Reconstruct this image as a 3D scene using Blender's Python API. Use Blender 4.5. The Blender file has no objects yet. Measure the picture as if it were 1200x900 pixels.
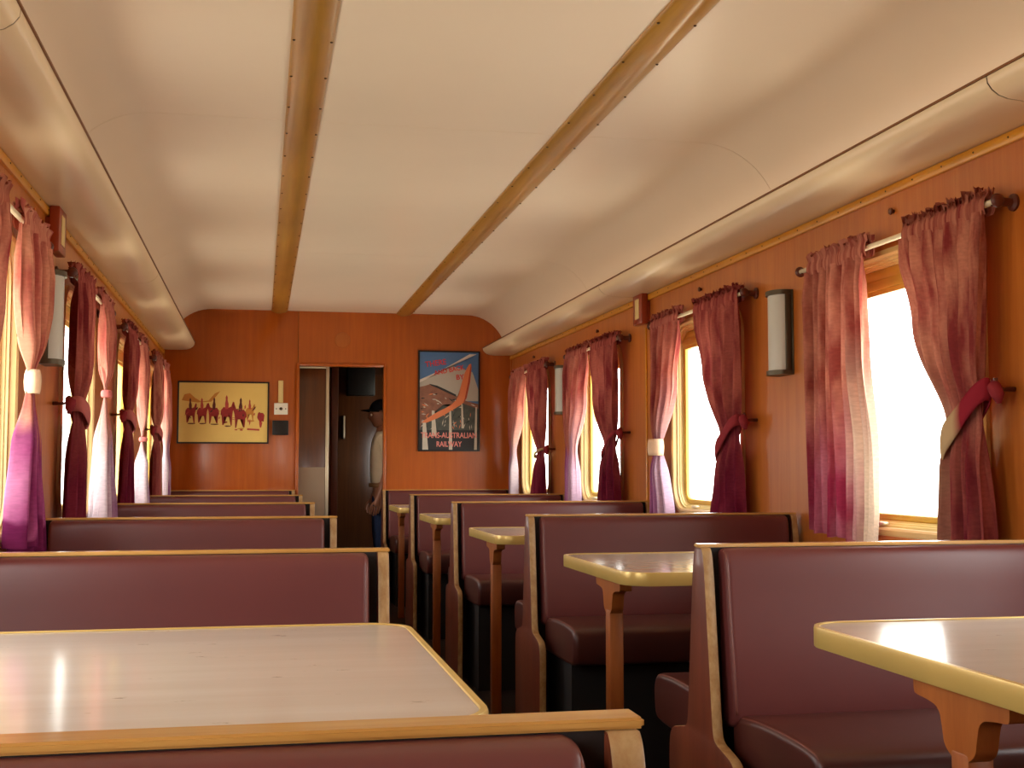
import bpy, bmesh, math, random
from mathutils import Vector, Matrix

# ------------------------------------------------------------------ camera
random.seed(7)
SC = bpy.context.scene
C = SC.collection
R = math.radians
CAM_X, CAM_Z = -0.6275, 1.05
cam_data = bpy.data.cameras.new('camera')
cam_data.sensor_width = 36.0
cam_data.lens = 43.5
cam_data.clip_start = 0.02
cam = bpy.data.objects.new('camera', cam_data)
C.objects.link(cam)
cam.location = (CAM_X, 0.0, CAM_Z)
cam.rotation_mode = 'XYZ'
cam.rotation_euler = (R(90 + 3.906), 0, R(-11.47))
SC.camera = cam

# ------------------------------------------------------------------ world, exposure
SC.view_settings.view_transform = 'Standard'
SC.view_settings.look = 'None'
SC.view_settings.gamma = 1.0
SC.view_settings.exposure = 0.65
SC.view_settings.use_curve_mapping = False
try:
    SC.cycles.max_bounces = 14
    SC.cycles.diffuse_bounces = 8
    SC.cycles.glossy_bounces = 4
    SC.cycles.transmission_bounces = 6
    SC.cycles.transparent_max_bounces = 16
    SC.cycles.sample_clamp_indirect = 6.0
    SC.cycles.caustics_reflective = False
    SC.cycles.caustics_refractive = False
except Exception:
    pass
W = bpy.data.worlds.new('overcast_day')
SC.world = W
W.use_nodes = True
wn, wl = W.node_tree.nodes, W.node_tree.links
wn.clear()
wo = wn.new('ShaderNodeOutputWorld')
wb = wn.new('ShaderNodeBackground')
tc = wn.new('ShaderNodeTexCoord')
sx = wn.new('ShaderNodeSeparateXYZ')
rmp = wn.new('ShaderNodeValToRGB')
mr = wn.new('ShaderNodeMapRange')
mr.inputs[1].default_value = -1.0
mr.inputs[2].default_value = 1.0
e = rmp.color_ramp.elements
e[0].position = 0.0
e[0].color = (0.86, 0.78, 0.64, 1)          # dry pale ground
e[1].position = 1.0
e[1].color = (0.86, 0.93, 1.0, 1)           # hazy bright sky
for p, c in ((0.47, (0.90, 0.83, 0.70, 1)), (0.515, (1.0, 0.98, 0.94, 1))):
    k = e.new(p)
    k.color = c
wl.new(tc.outputs['Generated'], sx.inputs[0])
wl.new(sx.outputs['Z'], mr.inputs[0])
wl.new(mr.outputs[0], rmp.inputs[0])
wl.new(rmp.outputs[0], wb.inputs['Color'])
wb.inputs['Strength'].default_value = 7.0
wl.new(wb.outputs[0], wo.inputs['Surface'])

# ------------------------------------------------------------------ constants of the carriage
PITCH = 1.7955
HALF = 1.3825                       # half inner width
Y_BACK, Y_END = -1.5, 9.93
WIN_Y = [0.02 + PITCH * k for k in range(6)]      # window centres
WIN_Z = 1.30
BENCH_Y = [0.822 + PITCH * k for k in range(6)]   # bench centres, last stands at the end wall
R_AISLE, R_WALL = 0.3225, 1.36
L_AISLE, L_WALL = -0.3625, -1.36
DOOR_X0, DOOR_X1, DOOR_Z = -0.3445, 0.3425, 1.875
CEIL_Z = 2.30

for s in (-1, 1):                  # light portals: they only steer sampling of the sky through each window
    for y in WIN_Y:
        ld = bpy.data.lights.new('window_portal', 'AREA')
        ld.shape = 'RECTANGLE'
        ld.size, ld.size_y = 0.9, 0.9
        ld.cycles.is_portal = True
        lo = bpy.data.objects.new('window_portal', ld)
        lo.location = (s * (HALF + 0.09), y, WIN_Z)
        lo.rotation_euler = (R(90), 0, R(90) * s)
        C.objects.link(lo)

# ------------------------------------------------------------------ materials
def srgb(r, g, b):
    def f(c):
        c /= 255.0
        return c / 12.92 if c <= 0.04045 else ((c + 0.055) / 1.055) ** 2.4
    return (f(r), f(g), f(b), 1.0)

def new_mat(name):
    m = bpy.data.materials.new(name)
    m.use_nodes = True
    nt = m.node_tree
    return m, nt.nodes, nt.links, nt.nodes['Principled BSDF']

def plain(name, col, rough=0.5, metal=0.0, coat=0.0, var=0.0, scale=20.0, spec=0.5):
    m, n, l, b = new_mat(name)
    b.inputs['Base Color'].default_value = col
    b.inputs['Roughness'].default_value = rough
    b.inputs['Metallic'].default_value = metal
    b.inputs['Coat Weight'].default_value = coat
    b.inputs['Coat Roughness'].default_value = 0.12
    b.inputs['Specular IOR Level'].default_value = spec
    if var > 0:
        t = n.new('ShaderNodeTexCoord')
        no = n.new('ShaderNodeTexNoise')
        no.inputs['Scale'].default_value = scale
        no.inputs['Detail'].default_value = 5
        mx = n.new('ShaderNodeMix')
        mx.data_type = 'RGBA'
        mx.inputs['A'].default_value = tuple(c * (1 - var) for c in col[:3]) + (1,)
        mx.inputs['B'].default_value = tuple(min(1, c * (1 + var)) for c in col[:3]) + (1,)
        l.new(t.outputs['Object'], no.inputs['Vector'])
        l.new(no.outputs['Fac'], mx.inputs['Factor'])
        l.new(mx.outputs['Result'], b.inputs['Base Color'])
    return m

def wood(name, dark, light, stretch=(14, 14, 0.7), scale=3.0, rough=0.3, coat=0.3, blotch=0.25, bump=0.02):
    m, n, l, b = new_mat(name)
    t = n.new('ShaderNodeTexCoord')
    mp = n.new('ShaderNodeMapping')
    mp.inputs['Scale'].default_value = stretch
    no = n.new('ShaderNodeTexNoise')
    no.inputs['Scale'].default_value = scale
    no.inputs['Detail'].default_value = 8
    no.inputs['Roughness'].default_value = 0.65
    no2 = n.new('ShaderNodeTexNoise')
    no2.inputs['Scale'].default_value = 1.6
    no2.inputs['Detail'].default_value = 3
    cr = n.new('ShaderNodeValToRGB')
    cr.color_ramp.elements[0].position = 0.3
    cr.color_ramp.elements[0].color = dark
    cr.color_ramp.elements[1].position = 0.72
    cr.color_ramp.elements[1].color = light
    mx = n.new('ShaderNodeMix')
    mx.data_type = 'RGBA'
    mx.blend_type = 'MULTIPLY'
    mrg = n.new('ShaderNodeMapRange')
    mrg.inputs[1].default_value = 0.35
    mrg.inputs[2].default_value = 0.7
    mrg.inputs[3].default_value = 1 - blotch
    mrg.inputs[4].default_value = 1.0
    l.new(t.outputs['Object'], mp.inputs['Vector'])
    l.new(mp.outputs[0], no.inputs['Vector'])
    l.new(t.outputs['Object'], no2.inputs['Vector'])
    l.new(no.outputs['Fac'], cr.inputs[0])
    l.new(no2.outputs['Fac'], mrg.inputs[0])
    mx.inputs['Factor'].default_value = 1.0
    l.new(cr.outputs[0], mx.inputs['A'])
    l.new(mrg.outputs[0], mx.inputs['B'])
    l.new(mx.outputs['Result'], b.inputs['Base Color'])
    b.inputs['Roughness'].default_value = rough
    b.inputs['Coat Weight'].default_value = coat
    b.inputs['Coat Roughness'].default_value = 0.15
    if bump:
        bp = n.new('ShaderNodeBump')
        bp.inputs['Strength'].default_value = bump
        bp.inputs['Distance'].default_value = 0.02
        l.new(no.outputs['Fac'], bp.inputs['Height'])
        l.new(bp.outputs[0], b.inputs['Normal'])
    return m

M = {}
M['wall'] = wood('varnished_veneer', srgb(180, 94, 30), srgb(202, 120, 48), (10, 10, 0.5), 3.0, 0.32, 0.15, 0.22)
M['endwall'] = wood('varnished_veneer_deep', srgb(172, 80, 14), srgb(192, 98, 24), (10, 10, 0.5), 3.0, 0.32, 0.15, 0.25)
M['ceiling'] = plain('cream_enamel', srgb(238, 221, 197), 0.34, var=0.03, scale=3)
M['roof'] = plain('dull_brown_backing', srgb(120, 90, 55), 0.8)
M['valance'] = plain('cream_gloss_enamel', srgb(230, 206, 168), 0.28, var=0.04, scale=4)
M['lip'] = plain('brown_strip', srgb(120, 70, 18), 0.5)
M['rail'] = wood('yellow_pine_rail', srgb(190, 120, 12), srgb(222, 152, 30), (3, 0.6, 3), 4.0, 0.35, 0.2, 0.15)
M['beam'] = wood('honey_beam', srgb(166, 116, 40), srgb(192, 144, 62), (12, 0.5, 12), 2.5, 0.3, 0.3, 0.2)
M['floor'] = plain('dark_lino', srgb(46, 32, 26), 0.45, var=0.3, scale=8)
M['screw'] = plain('dark_screw', srgb(70, 45, 20), 0.4, 0.6)
M['knob'] = plain('dark_knob', srgb(90, 45, 25), 0.4)
M['panel_side'] = wood('red_brown_panel', srgb(104, 46, 26), srgb(140, 68, 40), (5, 5, 0.6), 3.0, 0.4, 0.15, 0.3)
M['panel_edge'] = wood('worn_tan_edge', srgb(172, 120, 66), srgb(222, 184, 128), (9, 9, 5), 5.0, 0.45, 0.1, 0.35)
M['cap'] = wood('golden_cap', srgb(186, 128, 58), srgb(224, 176, 100), (0.6, 8, 8), 3.0, 0.25, 0.4, 0.15)
M['leather'] = plain('maroon_leatherette', srgb(98, 46, 44), 0.42, var=0.16, scale=5, spec=0.45)
M['seat'] = plain('brown_leatherette', srgb(76, 34, 27), 0.38, var=0.18, scale=6, spec=0.45)
M['piping'] = plain('maroon_piping', srgb(112, 58, 48), 0.35)
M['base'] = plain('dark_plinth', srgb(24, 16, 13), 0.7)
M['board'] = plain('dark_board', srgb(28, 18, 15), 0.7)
M['table'] = wood('beige_laminate', srgb(196, 180, 164), srgb(206, 192, 176), (0.5, 7, 7), 2.0, 0.14, 0.0, 0.06, 0.0)
def scratches(m):
    n_, l_ = m.node_tree.nodes, m.node_tree.links
    b_ = n_['Principled BSDF']
    src = b_.inputs['Base Color'].links[0].from_socket
    t_ = n_.new('ShaderNodeTexCoord')
    mp_ = n_.new('ShaderNodeMapping')
    mp_.inputs['Scale'].default_value = (2.2, 7.0, 1.0)
    mp_.inputs['Rotation'].default_value = (0, 0, 0.5)
    no_ = n_.new('ShaderNodeTexNoise')
    no_.inputs['Scale'].default_value = 5.0
    no_.inputs['Detail'].default_value = 6
    no_.inputs['Roughness'].default_value = 0.7
    mr_ = n_.new('ShaderNodeMapRange')
    mr_.inputs[1].default_value, mr_.inputs[2].default_value = 0.655, 0.70
    mr_.inputs[4].default_value = 0.7
    mx_ = n_.new('ShaderNodeMix')
    mx_.data_type = 'RGBA'
    mx_.inputs['B'].default_value = srgb(96, 76, 56)
    l_.new(t_.outputs['Object'], mp_.inputs['Vector'])
    l_.new(mp_.outputs[0], no_.inputs['Vector'])
    l_.new(no_.outputs['Fac'], mr_.inputs[0])
    l_.new(mr_.outputs[0], mx_.inputs['Factor'])
    l_.new(src, mx_.inputs['A'])
    l_.new(mx_.outputs['Result'], b_.inputs['Base Color'])
scratches(M['table'])
M['brass'] = plain('aged_gold_band', srgb(208, 174, 98), 0.32, 0.3, var=0.12, scale=7)
M['leg'] = wood('orange_wood_leg', srgb(160, 82, 28), srgb(194, 112, 48), (8, 8, 1.2), 3.0, 0.4, 0.1, 0.25)
M['moulding'] = plain('cream_moulding', srgb(196, 160, 104), 0.3, 0.1, var=0.08)
M['lining'] = plain('yellow_paint', srgb(224, 202, 136), 0.4, var=0.08, scale=9)
M['sash'] = plain('ochre_sash', srgb(196, 156, 58), 0.35, 0.15, var=0.1)
M['rod'] = plain('ivory_rod', srgb(226, 210, 176), 0.3)
M['bracket'] = plain('dark_red_wood', srgb(88, 36, 22), 0.4)
M['metal'] = plain('bronze_metal', srgb(84, 74, 58), 0.4, 0.7)
M['diffuser'] = plain('frosted_lamp_glass', srgb(196, 194, 184), 0.3, spec=0.5)
M['redbox'] = wood('red_wood_box', srgb(136, 44, 14), srgb(166, 62, 22), (5, 5, 1), 3.0, 0.35, 0.2, 0.2)
M['paper'] = plain('cream_paper', srgb(214, 184, 122), 0.7)
M['black'] = plain('black_plastic', srgb(14, 12, 12), 0.4)
M['frame_black'] = plain('black_frame', srgb(22, 14, 12), 0.35)
M['white'] = plain('white_plastic', srgb(228, 220, 204), 0.35)
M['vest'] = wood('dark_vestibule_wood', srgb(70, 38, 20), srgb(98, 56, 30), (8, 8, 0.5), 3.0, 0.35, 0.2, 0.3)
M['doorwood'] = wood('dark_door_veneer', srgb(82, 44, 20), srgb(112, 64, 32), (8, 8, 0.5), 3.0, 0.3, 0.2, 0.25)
M['kick'] = plain('brushed_steel_plate', srgb(170, 150, 128), 0.4, 0.7)
M['alu'] = plain('aluminium_edge', srgb(206, 190, 160), 0.35, 0.5)
M['ochre'] = plain('lit_wall_ochre', srgb(206, 150, 60), 0.5)  # lit look of a vestibule wall put into the colour

def glass_mat():
    m, n, l, b = new_mat('thin_window_glass')
    n.remove(b)
    out = n['Material Output']
    tr = n.new('ShaderNodeBsdfTransparent')
    tr.inputs[0].default_value = (0.97, 0.98, 0.97, 1)
    gl = n.new('ShaderNodeBsdfGlossy')
    gl.inputs['Roughness'].default_value = 0.03
    fr = n.new('ShaderNodeLayerWeight')
    fr.inputs[0].default_value = 0.5
    pw = n.new('ShaderNodeMath')
    pw.operation = 'POWER'
    pw.inputs[1].default_value = 5.0
    ma = n.new('ShaderNodeMath')
    ma.operation = 'MULTIPLY_ADD'
    ma.inputs[1].default_value = 0.5
    ma.inputs[2].default_value = 0.02
    mx = n.new('ShaderNodeMixShader')
    l.new(fr.outputs['Facing'], pw.inputs[0])
    l.new(pw.outputs[0], ma.inputs[0])
    l.new(ma.outputs[0], mx.inputs[0])
    l.new(tr.outputs[0], mx.inputs[1])
    l.new(gl.outputs[0], mx.inputs[2])
    l.new(mx.outputs[0], out.inputs['Surface'])
    return m
M['glass'] = glass_mat()

def cloth_mat(name, top_a, top_b, low_a, low_b, pale, split=0.55, soft=0.25, pale_amt=0.5, trans=0.35, pale_u=0.8, hem=None):
    """Sun-faded cloth: blotches, a different tone towards the hem, pale bleached streaks along the inner edge.
    'cu' and 'cv' are stored on the mesh: across the cloth and down the cloth."""
    m, n, l, b = new_mat(name)
    n.remove(b)
    out = n['Material Output']
    t = n.new('ShaderNodeTexCoord')
    oi = n.new('ShaderNodeObjectInfo')
    ad = n.new('ShaderNodeVectorMath')
    ad.operation = 'ADD'
    cb = n.new('ShaderNodeCombineXYZ')
    ml = n.new('ShaderNodeMath')
    ml.operation = 'MULTIPLY'
    ml.inputs[1].default_value = 17.0
    l.new(oi.outputs['Random'], ml.inputs[0])
    l.new(ml.outputs[0], cb.inputs[0])
    au = n.new('ShaderNodeAttribute')
    au.attribute_name = 'cu'
    av = n.new('ShaderNodeAttribute')
    av.attribute_name = 'cv'
    cuv = n.new('ShaderNodeCombineXYZ')
    l.new(au.outputs['Fac'], cuv.inputs[0])
    l.new(av.outputs['Fac'], cuv.inputs[1])
    l.new(cuv.outputs[0], ad.inputs[0])
    l.new(cb.outputs[0], ad.inputs[1])
    def noise(sc, vec, det=5, mapping=None):
        no = n.new('ShaderNodeTexNoise')
        no.inputs['Scale'].default_value = sc
        no.inputs['Detail'].default_value = det
        if mapping:
            mp = n.new('ShaderNodeMapping')
            mp.inputs['Scale'].default_value = mapping
            l.new(vec, mp.inputs['Vector'])
            vec = mp.outputs[0]
        l.new(vec, no.inputs['Vector'])
        return no.outputs['Fac']
    def rng(sock, a, b_, c=0.0, d=1.0):
        r_ = n.new('ShaderNodeMapRange')
        r_.inputs[1].default_value, r_.inputs[2].default_value = a, b_
        r_.inputs[3].default_value, r_.inputs[4].default_value = c, d
        l.new(sock, r_.inputs[0])
        return r_.outputs[0]
    def mix(f, a, b_):
        x = n.new('ShaderNodeMix')
        x.data_type = 'RGBA'
        if hasattr(f, 'is_linked'):
            l.new(f, x.inputs['Factor'])
        else:
            x.inputs['Factor'].default_value = f
        for s_, v in (('A', a), ('B', b_)):
            if hasattr(v, 'is_linked'):
                l.new(v, x.inputs[s_])
            else:
                x.inputs[s_].default_value = v
        return x.outputs['Result']
    def math_(op, a, b_):
        x = n.new('ShaderNodeMath')
        x.operation = op
        for i, v in enumerate((a, b_)):
            if hasattr(v, 'is_linked'):
                l.new(v, x.inputs[i])
            else:
                x.inputs[i].default_value = v
        return x.outputs[0]
    f1 = rng(noise(3.2, ad.outputs[0], 7, (5.5, 1.3, 1)), 0.38, 0.60)
    f2 = rng(noise(2.4, ad.outputs[0], 6, (5.5, 1.2, 1)), 0.40, 0.60)
    top = mix(f1, top_a, top_b)
    low = mix(f2, low_a, low_b)
    vv = math_('ADD', av.outputs['Fac'], math_('MULTIPLY', math_('SUBTRACT', noise(2.5, ad.outputs[0], 3, (3, 1, 1)), 0.5), 0.5))
    base = mix(rng(vv, split - soft, split + soft), top, low)
    pu = math_('ADD', au.outputs['Fac'], math_('MULTIPLY', math_('SUBTRACT', noise(2.0, ad.outputs[0], 3, (2, 1.2, 1)), 0.5), 0.6))
    pm = math_('MULTIPLY', rng(pu, pale_u - 0.12, pale_u + 0.1), rng(av.outputs['Fac'], 0.25, 0.75))
    base = mix(math_('MULTIPLY', pm, pale_amt), base, pale)
    if hem:
        base = mix(rng(vv, 0.90, 0.925), base, hem)
    fine = rng(noise(60, ad.outputs[0], 4, (1, 2, 1)), 0.3, 0.7, 0.86, 1.08)
    x = n.new('ShaderNodeMix')
    x.data_type = 'RGBA'
    x.blend_type = 'MULTIPLY'
    x.inputs['Factor'].default_value = 1.0
    l.new(base, x.inputs['A'])
    l.new(fine, x.inputs['B'])
    col = x.outputs['Result']
    df = n.new('ShaderNodeBsdfDiffuse')
    tl = n.new('ShaderNodeBsdfTranslucent')
    l.new(col, df.inputs['Color'])
    l.new(col, tl.inputs['Color'])
    ms = n.new('ShaderNodeMixShader')
    ms.inputs[0].default_value = trans
    l.new(df.outputs[0], ms.inputs[1])
    l.new(tl.outputs[0], ms.inputs[2])
    l.new(ms.outputs[0], out.inputs['Surface'])
    return m

M['cl_loose'] = cloth_mat('faded_cloth_loose', srgb(140, 66, 58), srgb(190, 124, 104), srgb(136, 42, 66), srgb(178, 104, 120), srgb(214, 196, 172), 0.62, 0.15, 0.85, 0.12, 0.74)
M['cl_dark'] = cloth_mat('faded_cloth_dark', srgb(126, 50, 48), srgb(182, 116, 94), srgb(112, 38, 48), srgb(150, 76, 70), srgb(170, 148, 114), 0.6, 0.3, 0.7, 0.12, 0.84)
M['cl_maroon'] = cloth_mat('maroon_cloth', srgb(118, 44, 46), srgb(168, 92, 80), srgb(92, 22, 42), srgb(122, 42, 58), srgb(150, 80, 70), 0.6, 0.2, 0.3, 0.10, 0.85)
M['cl_purple'] = cloth_mat('purple_hem_cloth', srgb(140, 62, 60), srgb(186, 114, 98), srgb(140, 60, 116), srgb(184, 124, 168), srgb(214, 192, 204), 0.64, 0.05, 0.6, 0.18, 0.6)
M['cl_lilac'] = cloth_mat('lilac_hem_cloth', srgb(160, 80, 72), srgb(204, 138, 114), srgb(118, 40, 84), srgb(152, 74, 116), srgb(190, 172, 176), 0.6, 0.05, 0.35, 0.05, 1.0, hem=srgb(92, 28, 62))
M['cl_white'] = cloth_mat('bleached_hem_cloth', srgb(156, 80, 72), srgb(194, 122, 104), srgb(130, 76, 116), srgb(176, 142, 160), srgb(200, 188, 184), 0.6, 0.06, 0.6, 0.07, 0.66)
M['band_tan'] = plain('tan_tieback_cloth', srgb(176, 144, 104), 0.9, var=0.12, scale=30, spec=0.1)
M['band_two'] = cloth_mat('two_tone_tieback', srgb(128, 36, 48), srgb(150, 52, 60), srgb(128, 36, 48), srgb(150, 52, 60), srgb(184, 156, 118), 0.6, 0.3, 0.0, 0.05, 0.5)
_n, _l = M['band_two'].node_tree.nodes, M['band_two'].node_tree.links
_a = _n.new('ShaderNodeAttribute'); _a.attribute_name = 'cu'
_r = _n.new('ShaderNodeValToRGB')
_r.color_ramp.elements[0].position, _r.color_ramp.elements[0].color = 0.40, srgb(138, 40, 52)
_r.color_ramp.elements[1].position, _r.color_ramp.elements[1].color = 0.58, srgb(184, 156, 118)
_l.new(_a.outputs['Fac'], _r.inputs[0])
for _x in list(_n):
    if _x.type in ('BSDF_DIFFUSE', 'BSDF_TRANSLUCENT'):
        _l.new(_r.outputs[0], _x.inputs['Color'])
M['band_cream'] = plain('cream_tieback_cloth', srgb(226, 190, 158), 0.9, var=0.12, scale=30, spec=0.1)
M['band_maroon'] = plain('maroon_tieback_cloth', srgb(134, 46, 52), 0.9, var=0.2, scale=30, spec=0.1)
M['band_pink'] = plain('rose_tieback_cloth', srgb(178, 96, 92), 0.9, var=0.2, scale=30, spec=0.1)

# ------------------------------------------------------------------ helpers
def link(name, me, mat, parent=None, smooth=False, loc=(0, 0, 0)):
    o = bpy.data.objects.new(name, me)
    C.objects.link(o)
    mats = mat if isinstance(mat, (list, tuple)) else [mat]
    if not me.materials:
        for m in mats:
            me.materials.append(m)
    if smooth:
        me.polygons.foreach_set('use_smooth', [True] * len(me.polygons))
    if parent:
        o.parent = parent
    o.location = loc
    return o

def from_bm(name, bm, mat, parent=None, smooth=False, loc=(0, 0, 0), recalc=True, auto=None):
    if recalc:
        bmesh.ops.recalc_face_normals(bm, faces=bm.faces)
    if auto is not None:
        for ed in bm.edges:
            if len(ed.link_faces) == 2 and ed.calc_face_angle(0) > R(auto):
                ed.smooth = False
        smooth = True
    me = bpy.data.meshes.new(name)
    bm.to_mesh(me)
    bm.free()
    return link(name, me, mat, parent, smooth, loc)

def box(bm, x0, x1, y0, y1, z0, z1, mi=0):
    x0, x1 = min(x0, x1), max(x0, x1)
    v = [bm.verts.new(p) for p in ((x0, y0, z0), (x1, y0, z0), (x1, y1, z0), (x0, y1, z0), (x0, y0, z1), (x1, y0, z1), (x1, y1, z1), (x0, y1, z1))]
    for f in ((0, 3, 2, 1), (4, 5, 6, 7), (0, 1, 5, 4), (1, 2, 6, 5), (2, 3, 7, 6), (3, 0, 4, 7)):
        bm.faces.new([v[i] for i in f]).material_index = mi

def bbox(name, x0, x1, y0, y1, z0, z1, mat, parent=None, bev=0.0, seg=2, loc=(0, 0, 0)):
    bm = bmesh.new()
    box(bm, x0, x1, y0, y1, z0, z1)
    if bev:
        bmesh.ops.bevel(bm, geom=bm.edges[:], offset=bev, segments=seg, affect='EDGES', profile=0.5)
    return from_bm(name, bm, mat, parent, auto=35 if bev else None, loc=loc)

def loft(bm, rings, cap=True, closed=True):
    vr = [[bm.verts.new(p) for p in r] for r in rings]
    n = len(vr[0])
    for a, b in zip(vr, vr[1:]):
        for i in range(n if closed else n - 1):
            j = (i + 1) % n
            bm.faces.new((a[i], a[j], b[j], b[i]))
    if cap and closed:
        bm.faces.new(vr[0][::-1])
        bm.faces.new(vr[-1])
    return vr

def prism_x(bm, prof, x0, x1):            # prof of (y, z)
    return loft(bm, [[(x0, y, z) for y, z in prof], [(x1, y, z) for y, z in prof]])

def prism_y(bm, prof, y0, y1, closed=True):            # prof of (x, z)
    return loft(bm, [[(x, y0, z) for x, z in prof], [(x, y1, z) for x, z in prof]], cap=closed, closed=closed)

def tube(bm, pts, r, n=8, cap=True):
    pts = [Vector(p) for p in pts]
    rings = []
    up = Vector((0, 0, 1))
    for i, p in enumerate(pts):
        d = (pts[min(i + 1, len(pts) - 1)] - pts[max(i - 1, 0)]).normalized()
        a = d.cross(up)
        if a.length < 1e-3:
            a = d.cross(Vector((0, 1, 0)))
        a.normalize()
        b = d.cross(a).normalized()
        rr = r[i] if isinstance(r, (list, tuple)) else r
        rings.append([p + (a * math.cos(t) + b * math.sin(t)) * rr for t in [2 * math.pi * k / n for k in range(n)]])
    loft(bm, rings, cap)

def empty(name, loc=(0, 0, 0)):
    o = bpy.data.objects.new(name, None)
    C.objects.link(o)
    o.location = loc
    o.empty_display_size = 0.1
    return o

def tag(o, label, cat, group=None):
    o['label'] = label
    o['category'] = cat
    if group:
        o['group'] = group
    return o

def struct(o):
    o['kind'] = 'structure'
    return o

def copy_tree(o, parent=None):
    c = o.copy()
    C.objects.link(c)
    if parent:
        c.parent = parent
    for ch in list(o.children):
        copy_tree(ch, c)
    return c

def rrect(hw, hh, r, n=7, cy=0.0, cz=0.0):
    """rounded rectangle loop as (y, z), four corners of n+1 points, counter-clockwise from +y+z"""
    out = []
    for k, (sy, sz) in enumerate(((1, 1), (-1, 1), (-1, -1), (1, -1))):
        for i in range(n + 1):
            a = math.pi / 2 * (k + i / n)
            out.append((cy + sy * (hw - r) + r * math.cos(a), cz + sz * (hh - r) + r * math.sin(a)))
    return out

# ------------------------------------------------------------------ floor, walls, roof
Y_FAR = 11.9
f = bmesh.new()
box(f, -HALF - 0.08, HALF + 0.08, Y_BACK - 0.1, Y_FAR + 0.1, -0.06, 0.0)
struct(from_bm('floor', f, M['floor']))

def side_wall(name, s):
    bm = bmesh.new()
    xi, xo = s * HALF, s * (HALF + 0.085)
    ztop = 2.36
    N = 7
    for k, wy in enumerate(WIN_Y):
        ya = Y_BACK if k == 0 else wy - PITCH / 2
        yb = Y_END if k == len(WIN_Y) - 1 else wy + PITCH / 2
        loop = rrect(0.45, 0.455, 0.125, N, wy, WIN_Z)
        oc = [(yb, ztop), (ya, ztop), (ya, 0.0), (yb, 0.0)]
        lv = {}
        for x in (xi, xo):
            iv = [bm.verts.new((x, y, z)) for y, z in loop]
            ov = [bm.verts.new((x, y, z)) for y, z in oc]
            lv[x] = (iv, ov)
            for c in range(4):
                for i in range(N):
                    bm.faces.new((ov[c], iv[c * (N + 1) + i], iv[c * (N + 1) + i + 1]))
                d = (c + 1) % 4
                bm.faces.new((ov[c], iv[c * (N + 1) + N], iv[d * (N + 1)], ov[d]))
        a, b = lv[xi][0], lv[xo][0]
        for i in range(len(a)):
            j = (i + 1) % len(a)
            bm.faces.new((a[i], a[j], b[j], b[i]))
    bmesh.ops.remove_doubles(bm, verts=bm.verts, dist=1e-5)
    return struct(from_bm(name, bm, M['wall']))

wall_right = side_wall('wall_right', 1)
wall_left = side_wall('wall_left', -1)
struct(bbox('wall_back', -HALF, HALF, Y_BACK - 0.08, Y_BACK, 0, 2.36, M['endwall']))

# end wall: a backing with its veneer panels as parts; the doorway is left open
bm = bmesh.new()
box(bm, -HALF, DOOR_X0, Y_END + 0.012, Y_END + 0.06, 0, 2.36)
box(bm, DOOR_X1, HALF, Y_END + 0.012, Y_END + 0.06, 0, 2.36)
box(bm, DOOR_X0, DOOR_X1, Y_END + 0.012, Y_END + 0.06, DOOR_Z, 2.36)
wall_end = struct(from_bm('wall_end', bm, M['roof']))
bbox('veneer_panel', -HALF, DOOR_X0 - 0.002, Y_END, Y_END + 0.012, 0, 2.36, M['endwall'], wall_end, 0.0015, 1)
bm = bmesh.new()
pts = [(DOOR_X0 + 0.002, DOOR_Z), (DOOR_X1, DOOR_Z), (DOOR_X1, 0), (HALF, 0), (HALF, 2.36), (DOOR_X0 + 0.002, 2.36)]
prism_y(bm, pts, Y_END, Y_END + 0.012)
from_bm('veneer_panel', bm, M['endwall'], wall_end)
# faint round cover plate above the doorway
bm = bmesh.new()
tube(bm, [(0.003, Y_END - 0.003, 2.075), (0.003, Y_END, 2.075)], [0.06, 0.062], 32)
from_bm('round_cover', bm, wood('round_cover_veneer', srgb(176, 92, 28), srgb(192, 106, 38), (6, 6, 0.6), 3), wall_end)

# doorway trim
door = struct(empty('door_1', (0, Y_END, 0)))
bbox('door_jamb', DOOR_X0 - 0.012, DOOR_X0 + 0.012, -0.012, 0.06, 0, DOOR_Z + 0.012, M['endwall'], door, 0.003, 1)
bbox('door_jamb', DOOR_X1 - 0.008, DOOR_X1 + 0.014, -0.012, 0.06, 0, DOOR_Z + 0.012, M['endwall'], door, 0.003, 1)
bbox('door_head', DOOR_X0 + 0.012, DOOR_X1 - 0.008, -0.012, 0.06, DOOR_Z - 0.012, DOOR_Z + 0.012, M['endwall'], door, 0.003, 1)
# sliding door leaf, three quarters drawn into the left wall
leaf = bbox('sliding_leaf', -0.95, -0.120, 0.075, 0.105, 0.01, 1.85, M['doorwood'], door, 0.003, 1)
bbox('edge_strip', -0.120, -0.094, 0.068, 0.112, 0.01, 1.868, M['alu'], leaf, 0.004, 1)
bbox('edge_strip', -0.95, -0.120, 0.070, 0.110, 1.85, 1.868, M['alu'], leaf, 0.003, 1)
bbox('kick_plate', -0.93, -0.122, 0.072, 0.075, 0.05, 1.06, M['kick'], leaf)

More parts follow.
